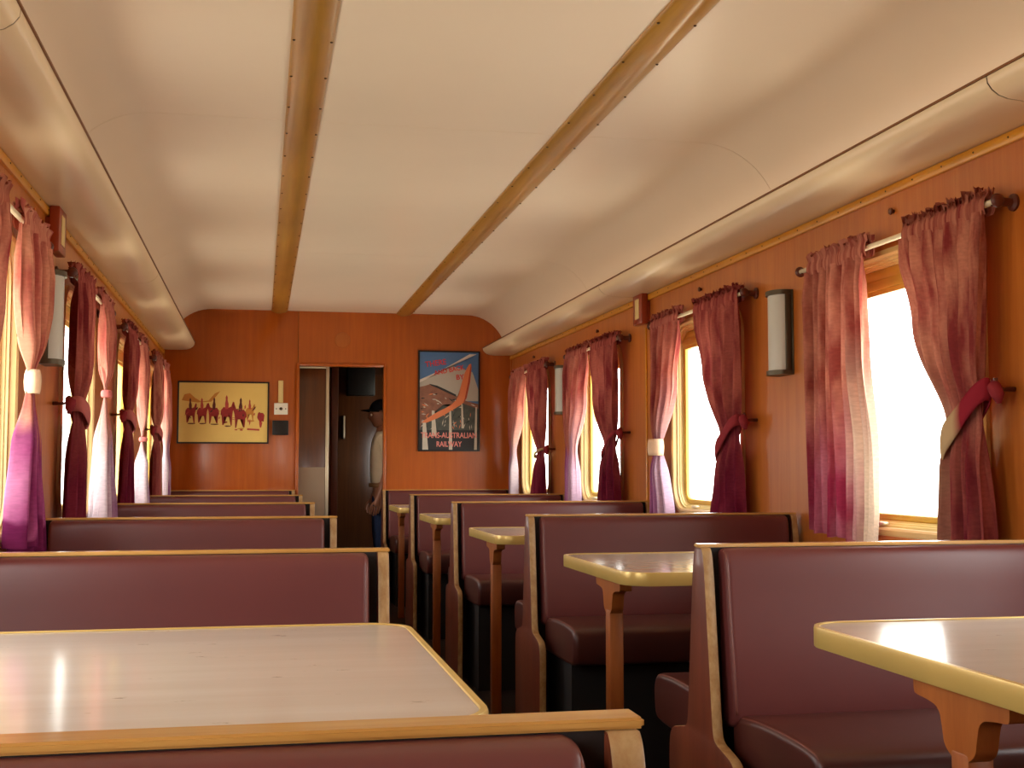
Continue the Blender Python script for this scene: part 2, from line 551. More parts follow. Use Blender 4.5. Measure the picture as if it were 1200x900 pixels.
# vestibule beyond the door
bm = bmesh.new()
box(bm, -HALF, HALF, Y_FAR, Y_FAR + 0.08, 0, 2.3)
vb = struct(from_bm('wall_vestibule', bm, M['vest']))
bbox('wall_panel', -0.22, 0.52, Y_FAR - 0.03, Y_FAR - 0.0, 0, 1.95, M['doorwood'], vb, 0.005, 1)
bbox('grab_handle', 0.135, 0.155, Y_FAR - 0.075, Y_FAR - 0.04, 1.33, 1.55, M['alu'], vb, 0.006)
bbox('signal_box', 0.17, 0.43, Y_FAR - 0.16, Y_FAR, 1.74, 2.05, M['black'], vb, 0.01)
bbox('lit_wall_panel', 0.525, 0.85, Y_FAR - 0.035, Y_FAR - 0.004, 1.70, 2.1, M['ochre'], vb)  # stands in for a lit wall behind, its brightness painted on
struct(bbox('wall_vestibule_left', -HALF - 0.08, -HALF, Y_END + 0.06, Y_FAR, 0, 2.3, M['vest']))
bm = bmesh.new()
box(bm, HALF, HALF + 0.08, Y_END + 0.06, 10.35, 0, 2.3)
box(bm, HALF, HALF + 0.08, 11.0, Y_FAR, 0, 2.3)
box(bm, HALF, HALF + 0.08, 10.35, 11.0, 0, 0.9)
box(bm, HALF, HALF + 0.08, 10.35, 11.0, 1.8, 2.3)
struct(from_bm('wall_vestibule_right', bm, M['vest']))
struct(bbox('window_13', HALF + 0.03, HALF + 0.034, 10.35, 11.0, 0.9, 1.8, M['glass']))  # unseen side window and opening, added to let light into the vestibule
struct(bbox('ceiling_vestibule', -HALF - 0.08, HALF + 0.08, Y_END + 0.06, Y_FAR + 0.08, 2.3, 2.34, M['vest']))
bbox('wood_post', -0.055, 0.005, 10.45, 10.53, 0, 2.3, M['panel_side'], vb, 0.006)

# ------------------------------------------------------------------ ceiling: roof skin + cream panels + cove
def cove_profile(x_from):                 # right side, from x_from out to the wall, as (x, z)
    p = [(x_from, CEIL_Z), (0.8, CEIL_Z), (1.0, CEIL_Z)]
    cx, r = 1.015, 0.32
    for i in range(13):
        a = R(75) * i / 12
        p.append((cx + r * math.sin(a), CEIL_Z - r * (1 - math.cos(a))))
    p.append((HALF - 0.001, 2.01))
    return p

def sheet_y(bm, prof, y0, y1, th=0.004):
    up = [(x, z + th) for x, z in prof]
    prism_y(bm, prof + up[::-1], y0, y1)

bm = bmesh.new()
prof = [(x, z + 0.014) for x, z in cove_profile(0.0)]
full = [(-x, z) for x, z in prof[::-1]][:-1] + prof
sheet_y(bm, full, Y_BACK, Y_END + 0.06, 0.03)
ceiling = struct(from_bm('ceiling', bm, M['roof'], auto=40))
BX = 0.495
seams = [Y_BACK, 1.69, 4.446, 7.20, Y_END]
for a, b in zip(seams, seams[1:]):
    a2, b2 = a + 0.0015, b - 0.0015
    bm = bmesh.new()
    sheet_y(bm, [(-BX, CEIL_Z), (BX, CEIL_Z)], a2, b2)
    from_bm('ceiling_panel', bm, M['ceiling'], ceiling)
    for s in (1, -1):
        bm = bmesh.new()
        sheet_y(bm, [(s * x, z) for x, z in cove_profile(BX)], a2, b2)
        from_bm('ceiling_panel', bm, M['ceiling'], ceiling, auto=40)

def screw_heads(name, pts, r, axis, parent, mat=None):
    bm = bmesh.new()
    for p in pts:
        p = Vector(p)
        tube(bm, [p, p + Vector(axis)], [r, r * 0.6], 8)
    o = from_bm(name, bm, mat or M['screw'], parent)
    o['kind'] = 'stuff'
    return o

for i, s in enumerate((-1, 1)):
    bm = bmesh.new()
    hw, dp = 0.062, 0.017
    prof = [(s * BX - hw, CEIL_Z), (s * BX - hw, CEIL_Z - 0.004)]
    for k in range(13):
        t = -1 + 2 * k / 12
        prof.append((s * BX + hw * t * 0.985, CEIL_Z - 0.006 - dp * (1 - t * t)))
    prof += [(s * BX + hw, CEIL_Z - 0.004), (s * BX + hw, CEIL_Z)]
    prism_y(bm, prof, Y_BACK, Y_END)
    beam = struct(from_bm('trim_%d' % (i + 1), bm, M['beam'], auto=40))
    screw_heads('screws', [(s * BX + d, Y_BACK + 0.3 + 0.34 * k, CEIL_Z - 0.012) for k in range(33) for d in (-0.054, 0.054)], 0.005, (0, 0, -0.003), beam)

# ------------------------------------------------------------------ valances, rails, knobs along both walls
VAL = [(1.143, 2.030), (1.145, 2.014), (1.157, 1.998), (1.175, 1.985), (1.201, 1.977), (1.25, 1.973), (1.31, 1.973), (HALF - 0.001, 1.975),
       (HALF - 0.001, 2.012), (1.20, 2.028)]
vseams = [Y_BACK, 2.745, 6.38, Y_END - 0.002]
for i, s in enumerate((-1, 1)):
    v = struct(empty('trim_%d' % (3 + i), (s * 1.24, 0, 1.97)))
    for a, b in zip(vseams, vseams[1:]):
        bm = bmesh.new()
        prism_y(bm, [(s * x, z) for x, z in VAL], a + 0.003, b - 0.003)
        o = from_bm('valance_panel', bm, M['valance'], v, auto=50)
        o.location = (-s * 1.24, 0, -1.97)
    for yb in vseams[1:-1]:
        bm = bmesh.new()
        prism_y(bm, [(s * (1.244 + (x - 1.244) * 0.985), 1.999 + (z - 1.999) * 0.93) for x, z in VAL], yb - 0.0028, yb + 0.0028)
        o = from_bm('valance_joint', bm, M['screw'], v, auto=50)
        o.location = (-s * 1.24, 0, -1.97)
    bm = bmesh.new()
    box(bm, s * 1.138, s * 1.158, Y_BACK, Y_END - 0.003, 2.0305, 2.036)
    o = from_bm('lip_strip', bm, M['lip'], v)
    o.location = (-s * 1.24, 0, -1.97)
    bm = bmesh.new()
    prof = [(s * HALF, 1.940), (s * (HALF - 0.010), 1.940), (s * (HALF - 0.014), 1.946), (s * (HALF - 0.014), 1.966), (s * (HALF - 0.010), 1.972), (s * HALF, 1.972)]
    prism_y(bm, prof, Y_BACK, Y_END - 0.001)
    rail = struct(from_bm('trim_%d' % (5 + i), bm, M['rail'], auto=50))
    screw_heads('screws', [(s * (HALF - 0.013), Y_BACK + 0.25 + 0.17 * k, 1.956) for k in range(66)], 0.004, (-s * 0.003, 0, 0), rail)
    wall = wall_left if s < 0 else wall_right
    for y in (1.86, 3.655, 5.45, 7.25, 9.04):
        bm = bmesh.new()
        tube(bm, [(s * HALF, y, 1.885), (s * (HALF - 0.008), y, 1.885), (s * (HALF - 0.010), y, 1.885), (s * (HALF - 0.016), y, 1.885)], [0.007, 0.007, 0.012, 0.009], 12)
        from_bm('wall_knob', bm, M['knob'], wall, True)

# thin upright moulding below the right-hand junction box
bbox('wall_moulding', HALF - 0.008, HALF, 6.285, 6.301, 0.0, 1.80, M['rail'], wall_right, 0.002, 1)
bbox('wall_moulding', HALF - 0.010, HALF, Y_END - 0.02, Y_END - 0.001, 0.0, 1.94, M['wall'], wall_right, 0.003, 1)
bbox('wall_moulding', -HALF, -HALF + 0.010, Y_END - 0.02, Y_END - 0.001, 0.0, 1.94, M['wall'], wall_left, 0.003, 1)

# ------------------------------------------------------------------ windows
def ring_loft(bm, loops, s, y, close=False):
    rings = []
    for hw, hh, r, off, dz in loops:
        rings.append([(s * (HALF - off), yy, zz) for yy, zz in rrect(hw, hh, r, 7, y, WIN_Z + dz)])
    loft(bm, rings, cap=False)

n = 1
for s in (1, -1):
    for y in WIN_Y:
        w = struct(empty('window_%d' % n, (s * HALF, y, WIN_Z - 0.46)))
        n += 1
        inv = (-s * HALF, -y, -(WIN_Z - 0.46))
        bm = bmesh.new()
        ring_loft(bm, [(0.468, 0.470, 0.14, 0.0, 0), (0.466, 0.468, 0.139, 0.010, 0), (0.460, 0.462, 0.136, 0.014, 0), (0.448, 0.450, 0.126, 0.015, 0),
                       (0.441, 0.443, 0.12, 0.009, 0), (0.440, 0.442, 0.12, -0.012, 0)], s, y)
        from_bm('window_frame', bm, M['moulding'], w, auto=40, loc=inv)
        bm = bmesh.new()
        ring_loft(bm, [(0.442, 0.444, 0.12, -0.010, 0), (0.430, 0.434, 0.11, -0.010, 0), (0.430, 0.434, 0.11, -0.020, 0), (0.424, 0.428, 0.10, -0.020, 0),
                       (0.424, 0.428, 0.10, -0.032, 0), (0.416, 0.422, 0.09, -0.032, 0), (0.416, 0.422, 0.09, -0.084, 0)], s, y)
        from_bm('window_lining', bm, M['lining'], w, auto=40, loc=inv)
        bm = bmesh.new()
        ring_loft(bm, [(0.420, 0.424, 0.08, -0.042, 0), (0.414, 0.418, 0.07, -0.037, 0), (0.398, 0.398, 0.05, -0.037, -0.004), (0.392, 0.392, 0.045, -0.042, -0.006), (0.392, 0.392, 0.045, -0.054, -0.006)], s, y)
        sash = from_bm('sash', bm, M['sash'], w, auto=40, loc=inv)
        bm = bmesh.new()
        xs = sorted((s * (HALF + 0.034), s * (HALF + 0.050)))
        box(bm, xs[0], xs[1], y - 0.394, y + 0.394, WIN_Z + 0.335, WIN_Z + 0.385)
        box(bm, min(s * (HALF + 0.026), s * (HALF + 0.034)), max(s * (HALF + 0.026), s * (HALF + 0.034)), y - 0.394, y + 0.394, WIN_Z + 0.352, WIN_Z + 0.366)
        from_bm('top_rail', bm, M['sash'], sash)
        bm = bmesh.new()
        box(bm, s * (HALF + 0.046), s * (HALF + 0.050), y - 0.396, y + 0.396, WIN_Z - 0.40, WIN_Z + 0.388)
        from_bm('pane', bm, M['glass'], sash)
        bbox('latch', -s * 0.002, s * 0.020, 0.15, 0.21, 0.022, 0.034, M['alu'], w, 0.003, 1)

# ------------------------------------------------------------------ double booth benches
def smooth_pts(pts, it=2):
    """Chaikin corner cutting of an open polyline, ends kept"""
    for _ in range(it):
        out = [pts[0]]
        for a, b in zip(pts, pts[1:]):
            out.append((a[0] * .75 + b[0] * .25, a[1] * .75 + b[1] * .25))
            out.append((a[0] * .25 + b[0] * .75, a[1] * .25 + b[1] * .75))
        out.append(pts[-1])
        pts = out
    return pts

PANEL_HALF = smooth_pts([(0.0175, 0.876), (0.026, 0.868), (0.036, 0.835), (0.05, 0.72), (0.072, 0.545), (0.078, 0.495), (0.088, 0.470), (0.135, 0.462), (0.196, 0.448), (0.210, 0.405), (0.207, 0.25), (0.203, 0.0)], 2)

def end_panel(name, x0, x1, single, parent):
    near = [(-y, z) for y, z in PANEL_HALF]
    far = list(PANEL_HALF) if not single else [(0.0175, 0.876), (0.085, 0.876), (0.085, 0.0)]
    prof = near[::-1] + far
    bm = bmesh.new()
    prism_x(bm, prof, x0, x1)
    bmesh.ops.recalc_face_normals(bm, faces=bm.faces)
    edges = [ed for ed in bm.edges if len(ed.link_faces) == 2 and ed.calc_face_angle(0) > R(60) and abs(ed.verts[0].co.x - ed.verts[1].co.x) < 1e-6]
    bmesh.ops.bevel(bm, geom=edges, offset=0.003, segments=2, affect='EDGES', profile=0.5)
    bm.faces.ensure_lookup_table()
    for fa in bm.faces:
        fa.normal_update()
        fa.material_index = 0 if abs(fa.normal.x) > 0.75 else 1
    return from_bm(name, bm, [M['panel_side'], M['panel_edge']], parent, auto=40)

def padded(bm, prof_fn, x0, x1, rnd):
    """loft of a closed (y, z) profile along x; prof_fn(inset) gives the profile shrunk by inset at the ends"""
    xs, ins = [], []
    for i in range(6):
        a = R(90) * i / 5
        xs.append(rnd * (1 - math.sin(a)))
        ins.append(rnd * (1 - math.cos(a)))
    sgn = 1 if x1 > x0 else -1
    L = abs(x1 - x0)
    st = [(d, i_) for d, i_ in zip(xs, ins)][::-1]
    rows = [(x0 + sgn * d, i_) for d, i_ in sorted(st)]
    rows = [(x0 + sgn * d, i_) for d, i_ in sorted(zip(xs, ins))]
    end = [(x0 + sgn * (L - d), i_) for d, i_ in sorted(zip(xs, ins), reverse=True)]
    rings = []
    for x, i_ in rows + end:
        rings.append([(x, y, z) for y, z in prof_fn(i_)])
    loft(bm, rings)

def pad_profile(inset, sign):
    i = inset
    out = smooth_pts([(-0.012, 0.875 - i), (-0.030 + i * .5, 0.876 - i), (-0.050 + i, 0.868 - i), (-0.058 + i, 0.835 - i * .5), (-0.066 + i, 0.75), (-0.088 + i, 0.62), (-0.100 + i, 0.54), (-0.098 + i, 0.50 + i), (-0.03, 0.49 + i)], 2)
    return [(-sign * y, z) for y, z in out]

def seat_profile(inset, sign):
    i = inset
    out = smooth_pts([(-0.07, 0.522 - i), (-0.20, 0.535 - i), (-0.36, 0.536 - i), (-0.45, 0.530 - i), (-0.482 + i, 0.518 - i), (-0.490 + i, 0.485), (-0.484 + i, 0.43), (-0.466 + i, 0.405 + i), (-0.30, 0.402 + i), (-0.07, 0.402 + i)], 2)
    return [(-sign * y, z) for y, z in out]

def make_bench(L, sg, single=False):
    """L: length, sg: +1 runs towards +x from the aisle end at the origin, -1 towards -x"""
    root = empty('booth_bench')
    T = 0.024
    end_panel('end_panel', 0, sg * T, single, root)
    end_panel('end_panel', sg * (L - T), sg * L, single, root)
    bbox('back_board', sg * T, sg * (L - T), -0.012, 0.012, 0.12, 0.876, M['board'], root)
    bm = bmesh.new()
    box(bm, sg * -0.003, sg * (L + 0.002), -0.0165, 0.0165 if not single else 0.085, 0.8765, 0.884)
    bmesh.ops.bevel(bm, geom=bm.edges[:], offset=0.002, segments=2, affect='EDGES')
    from_bm('top_cap', bm, M['cap'], root, auto=35)
    for sign in ((-1, 1) if not single else (-1,)):
        bm = bmesh.new()
        padded(bm, lambda i: pad_profile(i, sign), sg * 0.043, sg * (L - 0.043), 0.014)
        br = from_bm('backrest', bm, M['leather'], root, auto=50)
        bm = bmesh.new()
        tube(bm, [(sg * 0.049, y + (0.002 if sign > 0 else -0.002), z) for y, z in pad_profile(0.006, sign)[6:-8]], 0.003, 6)
        from_bm('piping', bm, M['piping'], br, True)
        bm = bmesh.new()
        padded(bm, lambda i: seat_profile(i, sign), sg * 0.052, sg * (L - 0.05), 0.016)
        st = from_bm('seat', bm, M['seat'], root, auto=50)
        bm = bmesh.new()
        tube(bm, [(sg * 0.060, y, z + 0.001) for y, z in seat_profile(0.006, sign)[2:-10]], 0.0032, 6)
        from_bm('piping', bm, M['piping'], st, True)
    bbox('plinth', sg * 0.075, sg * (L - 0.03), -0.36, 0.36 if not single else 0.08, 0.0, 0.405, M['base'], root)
    return root

right_bench = make_bench(R_WALL - R_AISLE, 1)
left_bench = make_bench(L_AISLE - L_WALL, -1)
right_labels = {
    1: 'nearest maroon double bench by the right wall',
    2: 'maroon double bench on the right side, second from the camera',
    3: 'maroon double bench on the right side, third from the camera',
    4: 'maroon double bench on the right side, fourth from the camera, under the far curtains'}
left_labels = {
    0: 'maroon bench with golden wooden cap right before the camera',
    1: 'maroon bench behind the large beige table on the left',
    2: 'maroon bench on the left, second row behind the large beige table',
    3: 'maroon bench on the left, third row behind the large beige table',
    4: 'maroon bench on the left, fourth row behind the large beige table'}
for k in sorted(right_labels):
    o = right_bench if k == 1 else copy_tree(right_bench)
    o.location = (R_AISLE, BENCH_Y[k], 0)
    tag(o, right_labels[k], 'bench', 'benches along the right wall')
for k in sorted(left_labels):
    o = left_bench if k == 0 else copy_tree(left_bench)
    o.location = (L_AISLE - (0.014 if k == 0 else 0.0), BENCH_Y[k], 0)
    tag(o, left_labels[k], 'bench', 'benches along the left wall')
o = make_bench(R_WALL - R_AISLE, 1, True)
o.location = (R_AISLE, Y_END - 0.087, 0)
tag(o, 'single-sided maroon bench against the end wall under the travel poster', 'bench', 'benches along the right wall')
o = make_bench(L_AISLE - L_WALL, -1, True)
o.location = (L_AISLE, Y_END - 0.087, 0)
tag(o, 'single-sided maroon bench against the end wall under the horse picture', 'bench', 'benches along the left wall')

# ------------------------------------------------------------------ tables
TZ = 0.778
def make_table(L, sg, hy=0.375):
    """origin on the floor at the middle of the aisle edge"""
    root = empty('dining_table')
    r = 0.075
    def loop(off, rr):
        pts = []
        hw, x0, x1 = hy + off, -off, L
        for i in range(9):
            a = R(180) + R(90) * i / 8
            pts.append((x0 + rr + rr * math.cos(a), -hw + rr + rr * math.sin(a)))
        pts.append((x1, -hw))
        pts.append((x1, hw))
        for i in range(9):
            a = R(90) + R(90) * i / 8
            pts.append((x0 + rr + rr * math.cos(a), hw - rr + rr * math.sin(a)))
        return [(sg * x, y) for x, y in pts]
    bm = bmesh.new()
    lp = loop(0, r)
    loft(bm, [[(x, y, TZ - 0.030) for x, y in lp], [(x, y, TZ) for x, y in lp]])
    from_bm('tabletop', bm, M['table'], root, auto=40)
    bm = bmesh.new()
    a, b, c = loop(0.0008, r), loop(0.004, r + 0.004), loop(0.005, r + 0.005)
    rings = [[(x, y, TZ - 0.030) for x, y in a], [(x, y, TZ - 0.033) for x, y in b], [(x, y, TZ - 0.031) for x, y in c], [(x, y, TZ - 0.001) for x, y in c],
             [(x, y, TZ + 0.0022) for x, y in b], [(x, y, TZ + 0.0022) for x, y in loop(-0.004, r - 0.004)], [(x, y, TZ + 0.0004) for x, y in loop(-0.0055, r - 0.0055)]]
    loft(bm, rings, cap=False)
    band = from_bm('edge_band', bm, M['brass'], root, auto=40)
    yo, xo = -0.075, 0.028
    half = smooth_pts([(0.122, TZ - 0.030), (0.122, TZ - 0.060), (0.116, TZ - 0.064), (0.085, TZ - 0.066), (0.052, TZ - 0.072), (0.044, TZ - 0.10), (0.040, TZ - 0.122), (0.022, TZ - 0.134)], 2)
    prof = [(yo + y, z) for y, z in half] + [(yo - y, z) for y, z in half[::-1]]
    bm = bmesh.new()
    prism_x(bm, prof, sg * xo, sg * (xo + 0.034))
    from_bm('bracket', bm, M['leg'], root, auto=40)
    bbox('leg', sg * (xo - 0.001), sg * (xo + 0.040), yo - 0.022, yo + 0.022, 0.0, TZ - 0.124, M['leg'], root, 0.004)
    bbox('wall_cleat', sg * (L - 0.03), sg * L, -0.28, 0.28, TZ - 0.07, TZ - 0.030, M['leg'], root, 0.003)
    return root

tab_y = [1.68 + PITCH * k for k in range(5)]
rt = make_table(HALF - 0.004 - 0.31, 1)
lt = make_table(HALF - 0.004 - 0.375, -1, 0.43)
rl = ['beige laminate table with gold edge at the right border of the photo', 'beige laminate table with gold edge between the two nearest right benches',
      'beige table with gold edge behind the second right bench', 'beige table with gold edge behind the third right bench', 'beige table before the bench at the end wall, right of the doorway']
ll = ['large beige table with gold edge and scratches in the left foreground', 'beige table hidden behind the first left bench beyond the large table',
      'beige table hidden behind the second left bench beyond the large table', 'beige table hidden behind the third left bench beyond the large table', 'beige table by the end wall below the horse picture']
for k in range(5):
    o = rt if k == 0 else copy_tree(rt)
    o.location = (0.31, tab_y[k], 0)
    tag(o, rl[k], 'table', 'tables along the right wall')
    o = lt if k == 0 else copy_tree(lt)
    o.location = (-0.375, tab_y[k] + 0.085, 0)
    tag(o, ll[k], 'table', 'tables along the left wall')

# ------------------------------------------------------------------ curtain rods
ROD_Z, ROD_OFF = 1.775, 0.062
def make_rod(s):
    root = empty('curtain_rod')
    bm = bmesh.new()
    tube(bm, [(0, -0.625, 0), (0, 0.625, 0)], 0.0085, 12)
    from_bm('rod_tube', bm, M['rod'], root, True)
    for e_ in (-1, 1):
        bm = bmesh.new()
        tube(bm, [(s * (ROD_OFF - 0.001), e_ * 0.612, 0), (s * (ROD_OFF - 0.008), e_ * 0.612, 0), (s * (ROD_OFF - 0.012), e_ * 0.612, 0), (s * 0.012, e_ * 0.612, 0), (s * -0.004, e_ * 0.612, 0)], [0.024, 0.024, 0.012, 0.012, 0.014], 14)
        from_bm('rod_bracket', bm, M['bracket'], root, auto=50)
        bm = bmesh.new()
        tube(bm, [(0, e_ * 0.620, 0), (0, e_ * 0.626, 0), (0, e_ * 0.632, 0), (0, e_ * 0.636, 0)], [0.011, 0.020, 0.018, 0.008], 14)
        from_bm('rod_finial', bm, M['bracket'], root, True)
    return root

NAMES = ['nearest', 'second', 'third', 'fourth']
WORD = {1: 'right', -1: 'left'}
for s in (1, -1):
    base = make_rod(s)
    for j in range(4):
        o = base if j == 0 else copy_tree(base)
        o.location = (s * (HALF - ROD_OFF), WIN_Y[2 + j], ROD_Z)
        tag(o, 'ivory curtain rod with dark brackets over the %s window in the %s wall' % (NAMES[j], WORD[s]), 'curtain rod', 'curtain rods over the windows')

# ------------------------------------------------------------------ curtains
def lerp_table(tab, v):
    for (a, fa), (b, fb) in zip(tab, tab[1:]):
        if v <= b:
            t = (v - a) / (b - a)
            t = t * t * (3 - 2 * t)
            return fa + (fb - fa) * t
    return tab[-1][1]

def make_curtain(s, wy, far, spec, rnd):
    """far: the curtain at the far end of its rod. q runs from the outer end of the rod towards the window middle."""
    d = -1 if far else 1
    yo = wy - d * 0.585
    xw = s * (HALF - ROD_OFF)
    root = empty('curtain', (xw, yo + d * 0.2, spec['z0']))
    X = lambda off: s * off            # + towards the wall
    ztop, zbot = ROD_Z - 0.019, spec['z0']
    NU, NV = 96, 46
    n_pl = spec.get('pleats', 8)
    ph = [rnd.uniform(0, 6.28) for _ in range(4)]
    verts, faces, cu, cv = [], [], [], []
    tie = spec.get('tie')
    vt = (ztop - tie) / (ztop - zbot) if tie else None
    if tie:
        fix = lambda tab: [((v if v in (0, 1) else (v * vt / 0.62 if v <= 0.62 else 1 - (1 - v) * (1 - vt) / 0.38)), f_) for v, f_ in tab]
        spec = dict(spec, outer=fix(spec['outer']) if len(spec['outer']) > 2 else spec['outer'], inner=fix(spec['inner']), amp=fix(spec['amp']))
    for j in range(NV + 1):
        v = j / NV
        q0, q1 = lerp_table(spec['outer'], v), lerp_table(spec['inner'], v)
        amp = lerp_table(spec['amp'], v)
        for i in range(NU + 1):
            u = i / NU
            uu = u + 0.018 * math.sin(6.28 * 2 * u + ph[0]) + 0.010 * math.sin(6.28 * 3 * u + ph[1] + v * 1.5)
            q = q0 + (q1 - q0) * uu
            w = 6.28 * n_pl * u
            x = amp * (math.sin(w + ph[2] + 0.5 * math.sin(2.2 * v + ph[0]) + 0.55 * math.sin(w + ph[2])) + 0.45 * math.sin(0.5 * w + ph[3] + 1.2 * v) + 0.22 * math.sin(1.9 * w + ph[1] - 2 * v))
            if tie:
                k_ = math.exp(-((v - vt) / 0.055) ** 2)
                bulge = spec.get('round', 0.03) * math.sqrt(max(0, 1 - (2 * u - 1) ** 2))
                x = x * (1 - 0.55 * k_) - bulge * math.exp(-((v - vt) / 0.2) ** 2) * 0.5
            q += 0.35 * amp * math.cos(w + ph[2])
            z = ztop - (ztop - zbot) * v
            if v > 0.9:
                z += 0.006 * math.sin(w * 0.5 + ph[1]) * (v - 0.9) * 10 + spec.get('hem_slope', 0) * (u - 0.5) * (v - 0.9) * 10
            xx = -0.008 * (1 - v) + x - 0.006
            xx = min(xx, 0.040)
            verts.append((X(xx), yo + d * q - root.location.y, z - zbot))
            cu.append(u)
            cv.append(v)
    for j in range(NV):
        for i in range(NU):
            a = j * (NU + 1) + i
            faces.append((a, a + 1, a + NU + 2, a + NU + 1))
    me = bpy.data.meshes.new('cloth')
    me.from_pydata(verts, [], faces)
    for nm, dat in (('cu', cu), ('cv', cv)):
        me.attributes.new(nm, 'FLOAT', 'POINT').data.foreach_set('value', dat)
    link('cloth', me, spec['mat'], root, True)
    # gathered heading: channel around the rod plus a standing ruffle
    q1 = spec['inner'][0][1]
    verts, faces, cu, cv = [], [], [], []
    NU = 170
    rows = [(-0.030, 0.013, 0.0), (-0.016, 0.017, 0.0), (0.000, 0.017, 0.05), (0.013, 0.014, 0.1), (0.025, 0.014, 1.0), (0.042, 0.017, 1.7)]
    jit = [rnd.uniform(-1, 1) for _ in range(NU + 1)]
    for sd in (-1, 1):
        off = len(verts)
        for (dz, dx, am) in rows:
            for i in range(NU + 1):
                u = i / NU
                w = 6.28 * 19 * u
                x = sd * dx * (0.45 if dz > 0.02 else 1) + (0.0012 + 0.006 * am) * (math.sin(w) + 0.8 * jit[i] * min(1, am + .2))
                z = ROD_Z + dz + 0.005 * am * (jit[(i * 3) % NU] + math.sin(w * 0.37 + ph[0]))
                y = yo + d * (spec['outer'][0][1] - 0.004 + (q1 - spec['outer'][0][1] + 0.008) * u) + 0.005 * am * math.cos(w * 1.0 + ph[1])
                verts.append((X(x), y - root.location.y, z - zbot))
                cu.append(u)
                cv.append(0.0)
        for j in range(len(rows) - 1):
            for i in range(NU):
                a = off + j * (NU + 1) + i
                faces.append((a, a + 1, a + NU + 2, a + NU + 1))
    me = bpy.data.meshes.new('ruffle')
    me.from_pydata(verts, [], faces)
    for nm, dat in (('cu', cu), ('cv', cv)):
        me.attributes.new(nm, 'FLOAT', 'POINT').data.foreach_set('value', dat)
    link('ruffle', me, spec['mat'], root, True)
    # tieback: a cloth band round the gathered cloth, running up to a hook at the outer side
    if tie and spec.get('band'):
        q0, q1 = lerp_table(spec['outer'], vt), lerp_table(spec['inner'], vt)
        slope = spec.get('slope', 0.0)
        bh = spec.get('bh', 0.03)
        amp = lerp_table(spec['amp'], vt)
        rx = amp * 0.8 + spec.get('round', 0.03) * 0.4 + 0.009
        qa, qb = q0 - (0.03 if slope else 0.004), q1 + 0.006
        verts, faces = [], []
        N = 56
        cs = [(-1, 0.0), (-0.6, 0.0035), (0, 0.005), (0.6, 0.0035), (1, 0.0)]
        for i in range(N):
            a = 6.2832 * i / N
            c_, s_ = math.cos(a), math.sin(a)
            cc = math.copysign(abs(c_) ** 0.75, c_)
            ss = math.copysign(abs(s_) ** 0.75, s_)
            t = (cc + 1) / 2
            qm = qa + (qb - qa) * t
            zz = tie + slope * (1 - t) - slope * 0.5
            hb = bh * (1.0 if not slope else (0.75 + 0.35 * t))
            for kz, kx in cs:
                rr = rx + kx + 0.0015 * math.sin(5 * a + ph[0])
                xx = -0.020 - ss * rr
                xx = min(xx, 0.046)
                verts.append((X(xx), yo + d * (qm + kx * c_) - root.location.y, zz + kz * hb - zbot))
        m_ = len(cs)
        for i in range(N):
            for k_ in range(m_ - 1):
                a, b = i * m_ + k_, ((i + 1) % N) * m_ + k_
                faces.append((a, b, b + 1, a + 1))
        me = bpy.data.meshes.new('tieback')
        me.from_pydata(verts, [], faces)
        tb = link('tieback', me, spec['band'], root, True)
        me.attributes.new('cu', 'FLOAT', 'POINT').data.foreach_set('value', [(v.co.y + root.location.y - yo) * d / max(qb, 0.01) for v in me.vertices])
        so = tb.modifiers.new('thick', 'SOLIDIFY')
        so.thickness = 0.004
        if slope:
            bm = bmesh.new()
            zz = tie + slope * 0.5 - zbot
            yy = yo + d * (q0 - 0.035) - root.location.y
            tube(bm, [(X(ROD_OFF - 0.001), yy, zz), (X(0.02), yy, zz), (X(0.005), yy, zz + 0.012), (X(0.004), yy, zz + 0.03)], [0.007, 0.005, 0.005, 0.006], 8)
            from_bm('tieback_hook', bm, M['bracket'], tb, True)
            # loose gathered end of the band at the hook
            bm = bmesh.new()
            tube(bm, [(X(0.012), yy + d * 0.02, zz + 0.02), (X(-0.004), yy - d * 0.004, zz + 0.004), (X(-0.002), yy - d * 0.018, zz - 0.018), (X(0.0), yy - d * 0.02, zz - 0.04)], [0.010, 0.020, 0.018, 0.006], 8)
            from_bm('tieback_end', bm, M['band_maroon'], tb, True)
    return root

A_LOOSE = [(0, 0.011), (0.12, 0.022), (0.5, 0.025), (1, 0.026)]
A_TIED = [(0, 0.011), (0.12, 0.021), (0.42, 0.024), (0.62, 0.012), (0.78, 0.024), (1, 0.027)]
OUT0 = [(0, 0.0), (1, 0.0)]
def swept(top, tie_w, bot, out_tie=0.02):
    return dict(outer=[(0, 0.0), (0.6, out_tie), (1, 0.0)], inner=[(0, top), (0.3, top - 0.05 - (top - tie_w) * 0.18), (0.62, tie_w), (1, bot)], amp=A_TIED)
def cinched(top, c, w, b0, b1):
    return dict(outer=[(0, 0.0), (0.25, 0.02), (0.62, c - w / 2), (1, b0)], inner=[(0, top), (0.25, top - 0.02), (0.62, c + w / 2), (1, b1)], amp=[(0, 0.009), (0.15, 0.018), (0.45, 0.018), (0.60, 0.006), (0.66, 0.010), (0.76, 0.026), (1, 0.036)])

specs = []
